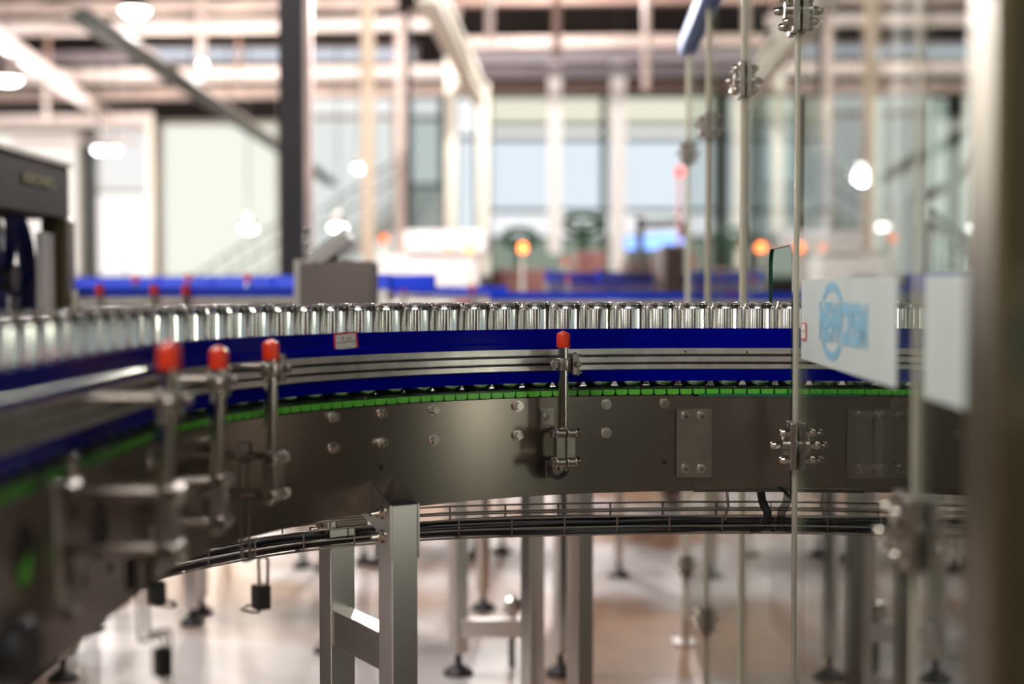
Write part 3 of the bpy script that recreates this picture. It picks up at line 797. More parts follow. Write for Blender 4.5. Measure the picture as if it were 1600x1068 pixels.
for i in range(5):
    y0, y1 = joints[i] + .006, joints[i + 1] - .006
    d = root('glass_door', GP((y0 + y1) / 2, ZBt), door_names[i], 'glass door', 'glass doors of the machine guard')
    if i == 2:
        h0, h1, hz0, hz1 = 2.775, 3.115, -.41, .088; rr = .035
        arc = [(h1 - rr + rr * math.sin(R(a)), hz1 - rr + rr * math.cos(R(a))) for a in range(0, 91, 15)]
        arc2 = [(h0 + rr - rr * math.sin(R(a)), hz1 - rr + rr * math.cos(R(a))) for a in range(90, -1, -15)]
        mb = MB(); slab([(y0, ZBt), (y1, ZBt), (y1, hz0), (y0, hz0)], mb); slab([(h1, hz0), (y1, hz0), (y1, hz1 - rr), (h1, hz1 - rr)], mb)
        slab([(y0, hz0), (h0, hz0), (h0, hz1 - rr), (y0, hz1 - rr)], mb)
        slab([(y0, hz1 - rr)] + arc2 + arc + [(y1, hz1 - rr), (y1, ZT), (y0, ZT)], mb)
        pane = mb.build('pane', M['glass'], d, smooth=False)
        loop = [(h0, hz0)] + arc2 + arc + [(h1, hz0)]
        e = MB()
        for (p_, q_) in zip(loop[:-1], loop[1:]):
            c0 = Vector((p_[0], p_[1])); c1 = Vector((q_[0], q_[1])); dd = (c1 - c0).normalized(); nn = Vector((-dd.y, dd.x)) * .0012
            e.prism([GP(*(c0 + nn), (TH + .0006) / 2), GP(*(c1 + nn), (TH + .0006) / 2), GP(*(c1 - nn), (TH + .0006) / 2), GP(*(c0 - nn), (TH + .0006) / 2)], -gn * (TH + .0006))
        e.prism([GP(h0, hz0, TH / 2), GP(h1, hz0, TH / 2), GP(h1, hz0 - .002, TH / 2), GP(h0, hz0 - .002, TH / 2)], -gn * TH)
        part_label(e.build('cutout_edge', M['gedge'], d, smooth=False), 'dark green cut edge of the glass')
    else:
        mb = MB(); slab([(y0, ZBt), (y1, ZBt), (y1, ZT), (y0, ZT)], mb); pane = mb.build('pane', M['glass'], d, smooth=False)
    # pale polished edges standing at both ends
    for ye in (y0, y1):
        e = MB(); yy = ye; hw = .012 if ye > 3.3 else (.008 if ye > 2.2 else .004)
        e.prism([GP(yy - .004, ZBt, hw), GP(yy + .004, ZBt, hw), GP(yy + .004, ZT, hw), GP(yy - .004, ZT, hw)], -gn * hw * 2)
        part_label(e.build('edge_strip', M['edge'], d, smooth=False), 'pale polished vertical edge')
    s_ = MB(); s_.prism([GP(y0 - .0085, ZBt, .003), GP(y0 - .0045, ZBt, .003), GP(y0 - .0045, ZT, .003), GP(y0 - .0085, ZT, .003)], -gn * .005)
    s_.build('seal', M['seal'], d, smooth=False)
    doors.append(d)
def dome_nut(b, p, ax, r=.0085):
    solid_hex(b, p, ax, r, .009); b.lathe(Vector(p) + Vector(ax) * .009, [(r * .92, 0), (r * .88, .005), (r * .6, .0095), (0, .0115)], ax, 16)
def hinge(Y, z, parent, big=False):
    P = GP(Y, z); F = frame(gt, gn); b = MB(); nb = MB(); up = Vector((0, 0, 1))
    for sd in (-1, 1):
        for k_ in (-1, 1):
            c = P + gn * sd * .0125 + gt * k_ * .024
            b.box(c, (.036, .012, .088), F)
            for zz in (-.026, .026): 
                    if not (big and k_ > 0): dome_nut(nb, c + gn * sd * .006 + up * zz + gt * k_ * .004, gn * sd)
        b.box(P + gn * sd * .020, (.03, .014, .034), F)
        nb_c = P + gn * sd * .026 - up * .001
        dome_nut(nb, nb_c + gn * sd * .006, gn * sd, .0085)
    b.cyl(P + gn * .030 - up * .001, P - gn * .030 - up * .001, .0175, 28)
    h = b.build('hinge', M['steel'], parent, bevel=.001)
    nb.build('hinge_nut', M['chrome'], h)
HZT = 432 / FPX * 2.715
for j in (1, 2, 3, 4, 5):
    par = doors[min(j, 4)]
    for k_, f in ((0, 1), (1, -.5625), (2, -2.055)):
        z = HZT * f
        if k_ == 0 and j == 1: z = HZT
        hinge(joints[j], z, par, big=(k_ == 1 and j == 2))
# frosted strips with logo
def decal(i, ya, yb, z0, z1, ly0, ly1):
    d = doors[i]
    b = MB(); b.prism([GP(ya, z0, TH / 2 + .0015), GP(yb, z0, TH / 2 + .0015), GP(yb, z1, TH / 2 + .0015), GP(ya, z1, TH / 2 + .0015)], -gn * .001)
    f = b.build('frosted_strip', M['frost'], d, smooth=False); part_label(f, 'frosted white strip')
    # elliptical ring broken by the lettering; text between ly0 (far end) and ly1 (near end)
    zc = -.052; ring_c = ly0 - .115; ra, rb = .112, .064
    q = MB(); N = 60
    for k_ in range(N):
        a0 = 2 * math.pi * k_ / N; a1 = 2 * math.pi * (k_ + 1) / N
        if abs(math.sin(a0)) < .50 or abs(math.sin(a1)) < .50: continue
        w0 = .010 + .012 * abs(math.sin(a0)) ** 2
        P_ = []
        for (a, o_) in ((a0, 0), (a1, 0), (a1, 1), (a0, 1)):
            wy = 1 - .16 * o_; wz = 1 - .22 * o_
            P_.append(GP(ring_c - ra * wy * math.cos(a), zc + rb * wz * math.sin(a), TH / 2 + .0024))
        q.prism(P_, -gn * .0006)
    q.build('logo', M['logo'], f, smooth=False)
    Mx = Matrix((-gt, Vector((0, 0, 1)), (-gt).cross(Vector((0, 0, 1))))).transposed().to_4x4()
    text_mesh('NEWCREM', .082, Matrix.Translation(GP(ly0, zc - .029, TH / 2 + .0025)) @ Mx, M['logo'], f, 'lettering', .0003, ly0 - ly1, .0045)
decal(1, 1.841, 2.637, -.128, .0178, 2.43, 2.025)
decal(0, .90, 1.690, -.128, .0178, 1.49, 1.08)
# top rail + end post + near post
b = MB(); b.prism([GP(.7, ZT, .035), GP(5.62, ZT, .035), GP(5.62, ZT + .07, .035), GP(.7, ZT + .07, .035)], -gn * .07)
rl = b.build('guard_top_rail', M['bluegrey'], bevel=.004); tag(rl, 'blue-grey top rail running back above the glass guard doors', 'rail')
b = MB(); b.box((GP(5.59).x, 5.59, .48), (.03, .03, .96)); b.box((GP(5.59).x, 5.59, .005), (.1, .1, .01)); tag(b.build('guard_post', M['tube']), 'thin steel post standing at the far end of the glass guard', 'post')
b = MB(); P = at(1556, 500, 1.25); b.box((P.x + .045, 1.295, 1.25), (.09, .09, 2.5)); o = b.build('guard_post', M['olive'], bevel=.008)
tag(o, 'broad olive metallic post, very blurred, at the right edge of the picture', 'post')

# small sticker on the first door like the one on the rail
p0 = GP(2.60, -.0765, TH / 2 + .003)
b = MB(); b.box(p0, (.055, .001, .032), frame(gt, gn)); st = b.build('sticker', M['redink'], doors[1], smooth=False)
part_label(st, 'small red-bordered paper sticker')
MB().box(p0 + gn * .0008, (.047, .0006, .026), frame(gt, gn)).build('paper', M['paper'], st, smooth=False)
MB().box(p0 + gn * .0013, (.045, .0004, .0012), frame(gt, gn)).build('print', M['ink'], st, smooth=False)
# ------------------------------------------------------------------ roof steel, pipes and columns of the hall
def beam(xa, ya, xb, yb, th, Y, m, label, name='roof_beam', cat='beam', dep=.22):
    a = at(xa, ya, Y); b_ = at(xb, yb, Y); k = Y / FPX
    d = (b_ - a); t = d.normalized(); n = Vector((0, 1, 0)); u = n.cross(t) * -1
    q = MB(); h = th * k / 2
    # an I section: two flanges and a web
    for (zz, hh, dd) in ((h * .86, h * .28, dep), (-h * .86, h * .28, dep), (0, h * 1.7, dep * .35)):
        q.box((a + b_) / 2 + Vector((0, 0, zz)), (d.length, dd, hh), frame(t, n))
    return tag(q.build(name, m, smooth=False), label, cat, 'roof beams across the hall')
TANP = M['tan']
pinkw = mat('pale_pink_beam_paint', (.86, .76, .73), .45)
mauve = mat('mauve_grey_beam', (.42, .36, .40), .5)
brownb = mat('brown_primer_beam', (.26, .16, .13), .6)
beam(-200, 16, 620, 4, 17, 20, TANP, 'pinkish roof beam along the very top edge, left of the dark column')
beam(-200, 48, 715, 37, 16, 21, pinkw, 'pale roof beam just below the topmost one at upper left')
beam(-60, 92, 215, 88, 12, 23, mauve, 'short grey-mauve beam between the pale beams at upper left')
beam(-100, 122, 720, 112, 19, 24, pinkw, 'brightest thick white beam crossing behind the charcoal column at upper left')
beam(-100, 152, 720, 141, 15, 25, TANP, 'peach roof beam directly under the brightest white beam')
beam(-100, 192, 240, 187, 20, 26, pinkw, 'pale beam above the steel machine at far left')
beam(20, 221, 215, 219, 9, 27, pinkw, 'thin pale beam lowest of the stack at upper left')
beam(700, 1, 1300, -4, 16, 20, brownb, 'brownish beam along the top edge, right of centre')
beam(715, 68, 1300, 62, 16, 21, TANP, 'tan roof beam at upper right of centre')
beam(715, 91, 1300, 86, 14, 23, mauve, 'grey beam just under the tan one, right of centre')
beam(715, 113, 1300, 109, 14, 24, mauve, 'mauve pipe-like beam third down, right of centre')
beam(690, 140, 1300, 134, 14, 27, brownb, 'brown beam directly over the centre windows')

def long_beam(x0, y0, Y0, x1, y1, Y1, w_, h_, m, label, name='roof_beam', cat='beam', group=None):
    a = at(x0, y0, Y0); b_ = at(x1, y1, Y1); d = b_ - a; t = d.normalized(); n = Vector((-t.y, t.x, 0)).normalized() if abs(t.z) < .95 else Vector((0, 1, 0))
    q = MB(); F = frame(t, n); c = (a + b_) / 2
    q.box(c + F @ Vector((0, 0, h_ * .42)), (d.length, w_, h_ * .16), F); q.box(c - F @ Vector((0, 0, h_ * .42)), (d.length, w_, h_ * .16), F); q.box(c, (d.length, w_ * .4, h_ * .8), F)
    return tag(q.build(name, m, smooth=False), label, cat, group)
long_beam(120, 22, 12.6, 520, 287, 29, .16, .10, mat('dark_green_grey_beam', (.06, .07, .06), .5), 'dark underside of a slanting beam, its shade in the colour, behind the charcoal column')  # dark colour paints the shaded underside of one slanting beam
tag(MB().cyl(at(118, 8, 12.6), at(500, 268, 29), .055, 12).build('pipe', M['tan']), 'pale top of the slanting beam, built as a pinkish pipe, upper left', 'pipe')  # pale top of the same beam, shaped as a pipe
long_beam(-60, 15, 15, 165, 182, 26, .18, .13, pinkw, 'slanting pale beam at the far upper left corner')
long_beam(668, -20, 13, 748, 150, 20, .20, .26, M['cream'], 'thick cream beam sloping down beside the dark column, top centre')

def column(x0, x1, y0, Y, m, label, flange=None, fx=None, ybot=None, grp=None):
    a = at(x0, y0, Y); b_ = at(x1, y0, Y); zb = 0 if ybot is None else at(x0, ybot, Y).z
    cx = (a.x + b_.x) / 2; w_ = b_.x - a.x; H = a.z - zb
    r_ = root('steel_column' if ybot is None else 'drop_duct', (cx, Y, zb), label, 'column' if ybot is None else 'duct', grp)
    q = MB(); q.box((cx, Y - w_ * .5, zb + H / 2), (w_, w_ * .08, H)); q.box((cx, Y + w_ * .5, zb + H / 2), (w_, w_ * .08, H)); q.box((cx, Y, zb + H / 2), (w_ * .9 if ybot else w_ * .12, w_, H))
    q.build('shaft', m, r_, smooth=False)
    if ybot is not None: MB().cyl((cx, Y, zb + H), (cx, Y, ZC), .02, 8).build('hanger_rod', M['dark'], r_)
    if ybot is None: MB().box((cx, Y, .015), (w_ * 1.8, w_ * 1.8, .03)).build('base_plate', M['dark'], r_)
    if fx:
        p = at(fx[0], y0, Y); q_ = at(fx[1], y0, Y)
        MB().box(((p.x + q_.x) / 2, Y - w_ * .3, zb + H / 2), (q_.x - p.x, w_ * .5, H)).build('tan_flange', flange, r_, smooth=False)  # light on the column's side flange put into its pale colour
    return r_
column(438, 477, -40, 9.0, M['column'], 'wide charcoal steel column left of centre, with its lit right flange coloured pale', M['tan'], (477, 488))
column(632, 641, 25, 20, M['column'], 'thin dark column behind the white machine, with a pinkish side', M['tan'], (618, 632))
column(565, 583, -30, 17, mat('peach_post', (.85, .68, .52), .5), 'peach coloured post between the charcoal column and the thin dark column')
column(696, 713, 50, 19, M['cream'], 'whitish post right of the thin dark column')
column(746, 764, 130, 21, M['cream'], 'cream post left of the large centre window')
column(857, 877, 100, 24.3, M['white'], 'white duct hanging in front of the centre window', ybot=396)
column(955, 977, 100, 24.3, M['white'], 'white duct hanging lower, right of the other white one', ybot=430)
column(231, 239, 185, 25, M['cream'], 'slim cream post beside the big bright windows at left')
column(134, 147, 195, 27, mat('slate_post', (.06, .075, .08), .5), 'slate grey post between two bright windows at far left')
column(1402, 1438, -20, 8, M['white'], 'pale post seen through the glass guard at the right')
def pole(x, y0, y1, Y, wpx, m, label, name='pipe', cat='pipe', group=None):
    k = Y / FPX
    q = MB(); e_ = at(x, y0, Y); q.cyl(Vector((e_.x, Y, ZC)) if y0 < 200 and name == 'pipe' and y0 < 0 else e_, at(x, y1, Y), wpx * k / 2, 12)
    return tag(q.build(name, m), label, cat, group)
pole(315, -10, 118, 18.7, 12, M['tan'], 'pinkish pipe dropping vertically from the roof at upper left')
pole(74, 48, 122, 21.3, 9, brownb, 'short brown pipe between beams at far upper left')
pole(72, 122, 190, 24.3, 9, pinkw, 'short pale pipe under the beams at far upper left')
pole(373, 44, 120, 21.3, 7, brownb, 'thin brown pipe dropping beside the charcoal column')
pole(1010, -10, 140, 17, 12, M['tan'], 'brownish pipe dropping from the roof right of the white ducts')
pole(870, -10, 92, 17, 13, brownb, 'dark brown pipe above the left white duct')
pole(765, -10, 66, 17, 12, M['tan'], 'brown pipe at top centre beside the cream sloping beam')
pole(945, 150, 559, 29, 8, mat('dark_green_pipe', (.02, .07, .055), .4), 'dark green downpipe in the middle of the centre window')
long_beam(640, 24, 18, 720, 20, 18, .12, .10, TANP, 'short horizontal bracket at the top of the thin dark column', 'bracket_beam', 'beam')

# ------------------------------------------------------------------ lamps
def high_bay(x, y, Y, dpx, label, power=60, hang=.8, col=(1, .96, .92), st=None):
    p = at(x, y, Y); r0 = dpx * Y / FPX / 2
    r_ = root('high_bay_lamp', p, label, 'lamp', 'high bay lamps under the roof')
    MB().lathe(p, [(0, .10 + r0), (r0 * .35, .10 + r0), (r0 * .45, .04 + r0 * .8), (r0, .02), (r0 * 1.03, 0), (r0 * .97, 0), (r0 * .9, .02), (r0 * .4, r0 * .7), (0, r0 * .75)]).build('lamp_shade', M['tube'], r_)
    MB().lathe(p, [(0, .022), (r0 * .93, .018), (r0 * .95, -.01), (r0 * .7, -.05), (0, -.07)]).build('lamp_glass', M['lamp'] if st is None else st, r_)
    MB().cyl(p + Vector((0, 0, .1 + r0)), Vector((p.x, p.y, ZC)), .012, 8).build('rod', M['dark'], r_)
    if power:
        l = bpy.data.lights.new('lamp_light', 'POINT'); l.energy = power; l.shadow_soft_size = r0; l.color = col
        o = bpy.data.objects.new('lamp_light', l); COL.objects.link(o); o.parent = r_; o.location = (0, 0, -.16 - r0 * .2)
    return r_
high_bay(211, 16, 15, 44, 'brightest round lamp at the top edge, upper left', 260)
high_bay(10, 124, 18, 46, 'bright lamp cut by the left edge of the picture', 320)
high_bay(155, 232, 22, 20, 'left one of a pair of lamps over the steel machine', 260)
high_bay(179, 232, 22, 16, 'right one of a pair of lamps over the steel machine', 0)
high_bay(316, 97, 18, 12, 'small lamp at the foot of the pinkish drop pipe', 150)
high_bay(300, 136, 20, 14, 'small warm glow added for a reflection on the slanting beam, upper one', 200, col=(1, .85, .7))  # this glow and the next imitate reflections on the beam
high_bay(358, 178, 22, 14, 'small warm glow added for a reflection on the slanting beam, lower one', 200, col=(1, .85, .7))
high_bay(562, 261, 22, 20, 'round lamp glowing right of the charcoal column', 160)
high_bay(388, 356, 24, 24, 'low round glow left of the charcoal column near the stairs', 0)
high_bay(528, 354, 24, 26, 'low glow behind the tilted screen', 0)
high_bay(640, -90, 9.6, 40, 'unseen lamp added above the frame to light the white machine', 420)  # out of view, added to brighten the white machine and blue conveyors
high_bay(1100, -80, 14, 40, 'lamp above the frame over the glass guard', 260)
high_bay(860, -60, 18, 30, 'unseen lamp added above the frame to brighten the white ducts', 800)  # out of view, added to brighten the hanging ducts
high_bay(420, -120, 10, 40, 'lamp above the frame over the charcoal column', 140)

# ------------------------------------------------------------------ stairs by the windows
def stairs(x0, y0, x1, y1, Y, label):
    a = at(x0, y0, Y); b_ = at(x1, y1, Y); g_ = mat('grey_green_rail', (.28, .32, .31), .5)
    r_ = root('staircase', (a.x, Y, 0), label, 'stairs')
    d = b_ - a; t = d.normalized(); F = frame(t, Vector((0, 1, 0)))
    for dy in (0, 1.0): MB().box((a + b_) / 2 + Vector((0, dy, -1.0)), (d.length, .06, .28), F).build('stringer', g_, r_, smooth=False)
    q = MB(); n_ = 14
    for k_ in range(n_): q.box(a + d * ((k_ + .5) / n_) + Vector((0, .5, -1.0)), (abs(d.x) / n_, .95, .04))
    q.build('treads', g_, r_, smooth=False)
    for hh in (0, -.35, -.7): MB().cyl(a + Vector((0, 0, hh)), b_ + Vector((0, 0, hh)), .03, 8).build('handrail', g_, r_)
    for f_ in (.15, .85):
        c = a + d * f_; MB().box((c.x, Y + .5, (c.z - 1.0) / 2), (.08, .08, c.z - 1.0)).build('post', g_, r_, smooth=False)
    for k_ in range(8):
        c = a + d * (k_ / 7); MB().cyl(c, c + Vector((0, 0, -1.0)), .022, 8).build('baluster', g_, r_)
stairs(290, 440, 445, 340, 26, 'pale grey staircase with handrails in front of the cream window')
stairs(500, 330, 640, 236, 27, 'faint staircase behind the peach post')
stairs(640, 400, 690, 300, 24, 'small dark stair behind the whitish post')

# ------------------------------------------------------------------ steel machine at the left edge
mc = root('filler_machine', (-2.2, 4.9, 0), 'dark steel machine cabinet with a blue wheel behind its window, left edge', 'machine')
X1 = at(108, 262, 5.5).x; zt_ = at(108, 262, 5.5).z; Yn, Yf = 3.6, 5.5
q = MB(); q.box((X1 - .55, (Yn + Yf) / 2, zt_ - .10), (1.10, Yf - Yn, .20)); part_label(q.build('hood', M['machine'], mc, bevel=.01), 'dark brown hood')
q = MB(); q.box((X1 - .55, (Yn + Yf) / 2, zt_ + .008), (1.12, Yf - Yn + .02, .016)); q.build('lid_edge', M['cream'], mc)
q = MB(); q.box((X1 - .03, Yf - .05, (zt_ - .20) / 2), (.10, .10, zt_ - .20)); part_label(q.build('corner_post', M['olive'], mc, bevel=.006), 'olive steel corner post')
q = MB(); q.box((X1 - .03, Yn + .05, (zt_ - .20) / 2), (.10, .10, zt_ - .20)); q.build('corner_post', M['olive'], mc, bevel=.006)
q = MB(); q.box((X1 - .55, (Yn + Yf) / 2, .55), (1.08, Yf - Yn - .02, 1.10)); q.build('base_cabinet', M['machine'], mc, bevel=.01)
q = MB(); q.box((X1 - 1.05, (Yn + Yf) / 2, 1.35), (.05, Yf - Yn, .6)); q.build('inner_wall', mat('pale_inner_panel', (.45, .46, .47), .4, .3), mc)
q = MB(); q.box((X1 - .03, Yf - .20, 1.33), (.03, .12, .56)); part_label(q.build('inner_panel', M['white'], mc), 'white upright panel')
# blue wheel with spokes, facing the aisle (+X)
wc = Vector((X1 - .12, 5.10, 1.44)); q = MB(); R1 = .27
ring = [wc + Vector((0, R1 * math.cos(a_ / 24 * 2 * math.pi), R1 * math.sin(a_ / 24 * 2 * math.pi))) for a_ in range(25)]
q.tube(ring, .034, 10); part_label(q.build('wheel_rim', M['wheelblue'], mc), 'deep blue wheel rim')
for k_ in range(5):
    a_ = k_ * 2 * math.pi / 5 + .5; pts = [wc + Vector((.0, R1 * f * math.cos(a_ + f * .8), R1 * f * math.sin(a_ + f * .8))) for f in (0, .25, .5, .75, 1)]
    MB().tube(catmull(pts, 4), .022, 8).build('spoke', M['wheelblue'], mc)
MB().cyl(wc - Vector((.03, 0, 0)), wc + Vector((.05, 0, 0)), .05, 20).build('hub', M['dark'], mc)
MB().cyl(wc - Vector((.08, 0, 0)), wc - Vector((.06, 0, 0)), R1, 30).build('wheel_disc', mat('pale_disc', (.7, .7, .72), .4), mc)
# name plate lettering on the hood
Mx = Matrix((Vector((0, 1, 0)), Vector((0, 0, 1)), Vector((1, 0, 0)))).transposed().to_4x4()
text_mesh('KRONES', .055, Matrix.Translation(Vector((X1 + .004, 4.98, zt_ - .095))) @ Mx, mat('yellowish_lettering', (.45, .42, .22), .5), mc, 'lettering', width=.32)
MB().box((X1 + .03, Yf - .05, 1.33), (.02, .03, .13)).build('handle', M['cream'], mc, bevel=.004)
MB().box(at(-2, 430, 2.2), (.012, .02, 1.1)) if False else None

# ------------------------------------------------------------------ cabinet and white machine
cb_ = root('control_cabinet', at(520, 440, 5.6) * 1, 'warm grey control cabinet behind the cans with a tilted screen on top', 'cabinet')
a = at(462, 407, 5.4); b2 = at(583, 407, 5.4)
q = MB(); q.box(((a.x + b2.x) / 2, 5.4 + .11, a.z - .15), (b2.x - a.x, .22, .30)); q.build('cabinet_body', M['boxgrey'], cb_, bevel=.008)
q = MB(); q.box((a.x + .008, 5.4 + .10, a.z - .148), (.022, .25, .304)); part_label(q.build('side_strip', M['tube'], cb_), 'pale steel edge strip')
MB().box(((a.x + b2.x) / 2, 5.51, (a.z - .3) / 2 + .01), (.05, .05, a.z - .32)).build('pedestal', M['tube'], cb_)
MB().box(((a.x + b2.x) / 2, 5.51, .01), (.18, .18, .02)).build('foot_plate', M['dark'], cb_)
p = at(520, 390, 5.5); F = Matrix.Rotation(R(-38), 3, 'Y')
q = MB(); q.box(p, (.17, .20, .05), F); tag(q.build('touch_panel', M['white'], bevel=.005), 'tilted white touch panel on top of the grey cabinet', 'screen')
q = MB(); q.box(p + F @ Vector((0, 0, .028)), (.17, .19, .012), F); sc_ = q.build('display', mat('dark_teal_display', (.01, .05, .06), .2)); sc_.parent = bpy.data.objects['touch_panel']; sc_.location = Vector(sc_.location) - world_loc(bpy.data.objects['touch_panel'])
MB().cyl(p - Vector((0, 0, .02)), Vector((p.x, p.y, a.z - .002)), .018, 10).build('stem', M['dark'], bpy.data.objects['touch_panel'])
kb = root('dosing_valve', at(479, 407, 5.5), 'short chrome valve with stacked round knobs on the cabinet corner', 'valve')
for (yy, r_) in ((362, .016), (384, .018), (399, .015)): MB().lathe(at(479, yy, 5.5), [(0, -r_), (r_ * .7, -r_ * .7), (r_, 0), (r_ * .7, r_ * .7), (0, r_)], n=16).build('knob', M['chrome'], kb)
MB().cyl(at(479, 407, 5.5), at(479, 358, 5.5), .006, 8).build('stem', M['chrome'], kb)

def machine_box(name, x0, x1, y0, Y, dep, m, label, cat='machine', extra=None, zb=.0):
    a = at(x0, y0, Y); b_ = at(x1, y0, Y)
    r_ = root(name, ((a.x + b_.x) / 2, Y + dep / 2, zb), label, cat)
    q = MB(); q.box(((a.x + b_.x) / 2, Y + dep / 2, (a.z + zb + .1) / 2), (b_.x - a.x, dep, a.z - zb - .1)); q.build('housing', m, r_, bevel=.02)
    q = MB(); q.box(((a.x + b_.x) / 2, Y + dep / 2, zb + .05), (b_.x - a.x - .1, dep - .1, .1)); q.build('plinth', M['dark'], r_)
    return r_
wm = machine_box('packing_machine', 590, 748, 398, 12, 1.2, M['white'], 'large white packing machine behind the cans, left of centre')
q = MB(); p0_ = at(612, 428, 11.98); p1_ = at(646, 446, 11.98); q.box(((p0_.x + p1_.x) / 2, 11.98, (p0_.z + p1_.z) / 2), (p1_.x - p0_.x, .05, p0_.z - p1_.z)); q.build('recess', M['boxgrey'], wm)
q = MB(); p0_ = at(700, 398, 12.3); q.box(p0_ + Vector((.0, 0, .10)), (.7, .7, .2)); q.build('upper_box', M['white'], wm, bevel=.02)
q = MB(); p0_ = at(757, 441, 11.8); q.box((p0_.x, 11.8, p0_.z), (.09, .2, .12)); q.build('bracket', M['dark'], wm)
db = machine_box('drive_unit', 1036, 1070, 384, 9, .6, mat('dark_brown_housing', (.07, .045, .035), .5), 'dark brown drive box just left of the glass guard posts')
pk = mat('dull_red_machinery', (.28, .12, .10), .55, noise=.4, scale=3)
machine_box('pump_skid', 770, 866, 420, 13, .8, pk, 'low dull red machine base under the centre window')
machine_box('pump_skid', 900, 948, 392, 11, .8, pk, 'dull red lumpy machine between the white ducts')
tb = machine_box('work_table', 980, 1032, 405, 12, .8, mat('brown_cabinet', (.25, .17, .14), .5), 'brown cabinet with small blue lit screens on top', 'cabinet')
for (x, y, w_, h_) in ((1014, 378, .22, .14), (1050, 373, .26, .10), (985, 380, .10, .12)):
    p = at(x, y, 11.5); r_ = tag(MB().box(p, (w_, .05, h_)).build('monitor', M['column']), 'small blue glowing screen, %s' % {1014: 'middle and largest of three beside the dark brown box', 1050: 'widest one above the dark brown box', 985: 'leftmost and dimmest beside the white duct'}[x], 'screen')
    q = MB().box(p - Vector((0, .028, 0)), (w_ * .92, .006, h_ * .88)).build('display', M['blue_lamp'], r_); MB().cyl(p + Vector((0, .03, -.05)), (p.x, p.y + .03, 0), .02, 8).build('stalk', M['dark'], r_)
q = MB(); q.tube(catmull([Vector((at(1000, 372, 11).x, 11, 0)), at(1000, 372, 11), at(1002, 352, 11), at(1030, 350, 11), at(1066, 350, 11), at(1066, 372, 11)], 4), .03, 8); tag(q.build('bent_pipe', M['dark']), 'dark bent pipe above the blue screens', 'pipe')
bush = mat('dark_green_leaves', (.03, .08, .04), .7)
for (x, y, r_, lb) in ((812, 372, .16, 'dark green valve wheel in front of the centre window, left one'), (910, 350, .17, 'dark green valve wheel between the white ducts')):
    p = at(x, y, 14); o = root('shutoff_valve', p, lb, 'valve')
    MB().tube([p + Vector((r_ * math.cos(k_ * .5236), .0, r_ * .55 * math.sin(k_ * .5236))) for k_ in range(13)], .035, 8).build('wheel_rim', bush, o)
    MB().cyl(p, (p.x, p.y, 0), .05, 10).build('valve_stem', bush, o)
    MB().box(p, (r_ * 2, .04, .04)).build('spoke', bush, o)

# beacons
def beacon(x, y, Y, r_, label, m=None, pole_to=445, polem=None):
    p = at(x, y, Y); o = root('signal_beacon', p, label, 'beacon', 'orange signal beacons')
    R_ = r_ * Y / FPX
    MB().lathe(p, [(0, R_), (R_ * .6, R_ * .8), (R_ * .9, R_ * .3), (R_ * .9, -R_), (0, -R_)], n=18).build('lamp_lens', m or M['orange_lamp'], o)
    e = Vector((p.x, Y, 0)); MB().cyl(p - Vector((0, 0, R_)), e, R_ * .45, 10).build('pole', polem or M['cream'], o); MB().lathe((p.x, Y, 0), [(0, 0), (.05, 0), (.05, .015), (0, .02)], n=16).build('base', M['dark'], o)
beacon(600, 372, 11, 7, 'dim orange beacon above the left end of the white machine', emitter('dim_orange', (1, .2, .05), 2.5), 400)
beacon(699, 386, 11.5, 5, 'small orange beacon left of the bright pair over the white machine', emitter('mid_orange', (1, .25, .12), 3.5), 400)
beacon(733, 386, 11.5, 7, 'bright orange beacon above the right end of the white machine', None, 420)
beacon(817, 386, 10, 7, 'bright orange beacon on a cream pole in the centre window', None, 445)
beacon(1158, 384, 11, 5, 'orange beacon between the glass edges, left one', emitter('mid_orange', (1, .25, .12), 3.5), 440)
beacon(1192, 384, 11, 7, 'orange beacon nearer the notched glass, right one', None, 440)
beacon(883, 408, 12.4, 5, 'small dull red topped cream post between white ducts', M['red'], 455)
beacon(1062, 267, 9.9, 7, 'tall red beacon on a pinkish pole beside the guard posts', M['red_lamp'], 380, mat('pink_pole', (.75, .35, .34), .5))
beacon(196, 402, 9, 4, 'small dark red signal on a thin pole above the left blue conveyor', M['red'], 470, M['tan'])
beacon(888, 436, 7.5, 4, 'stub of a red cap on the blue conveyor right of centre', M['red'], 462)

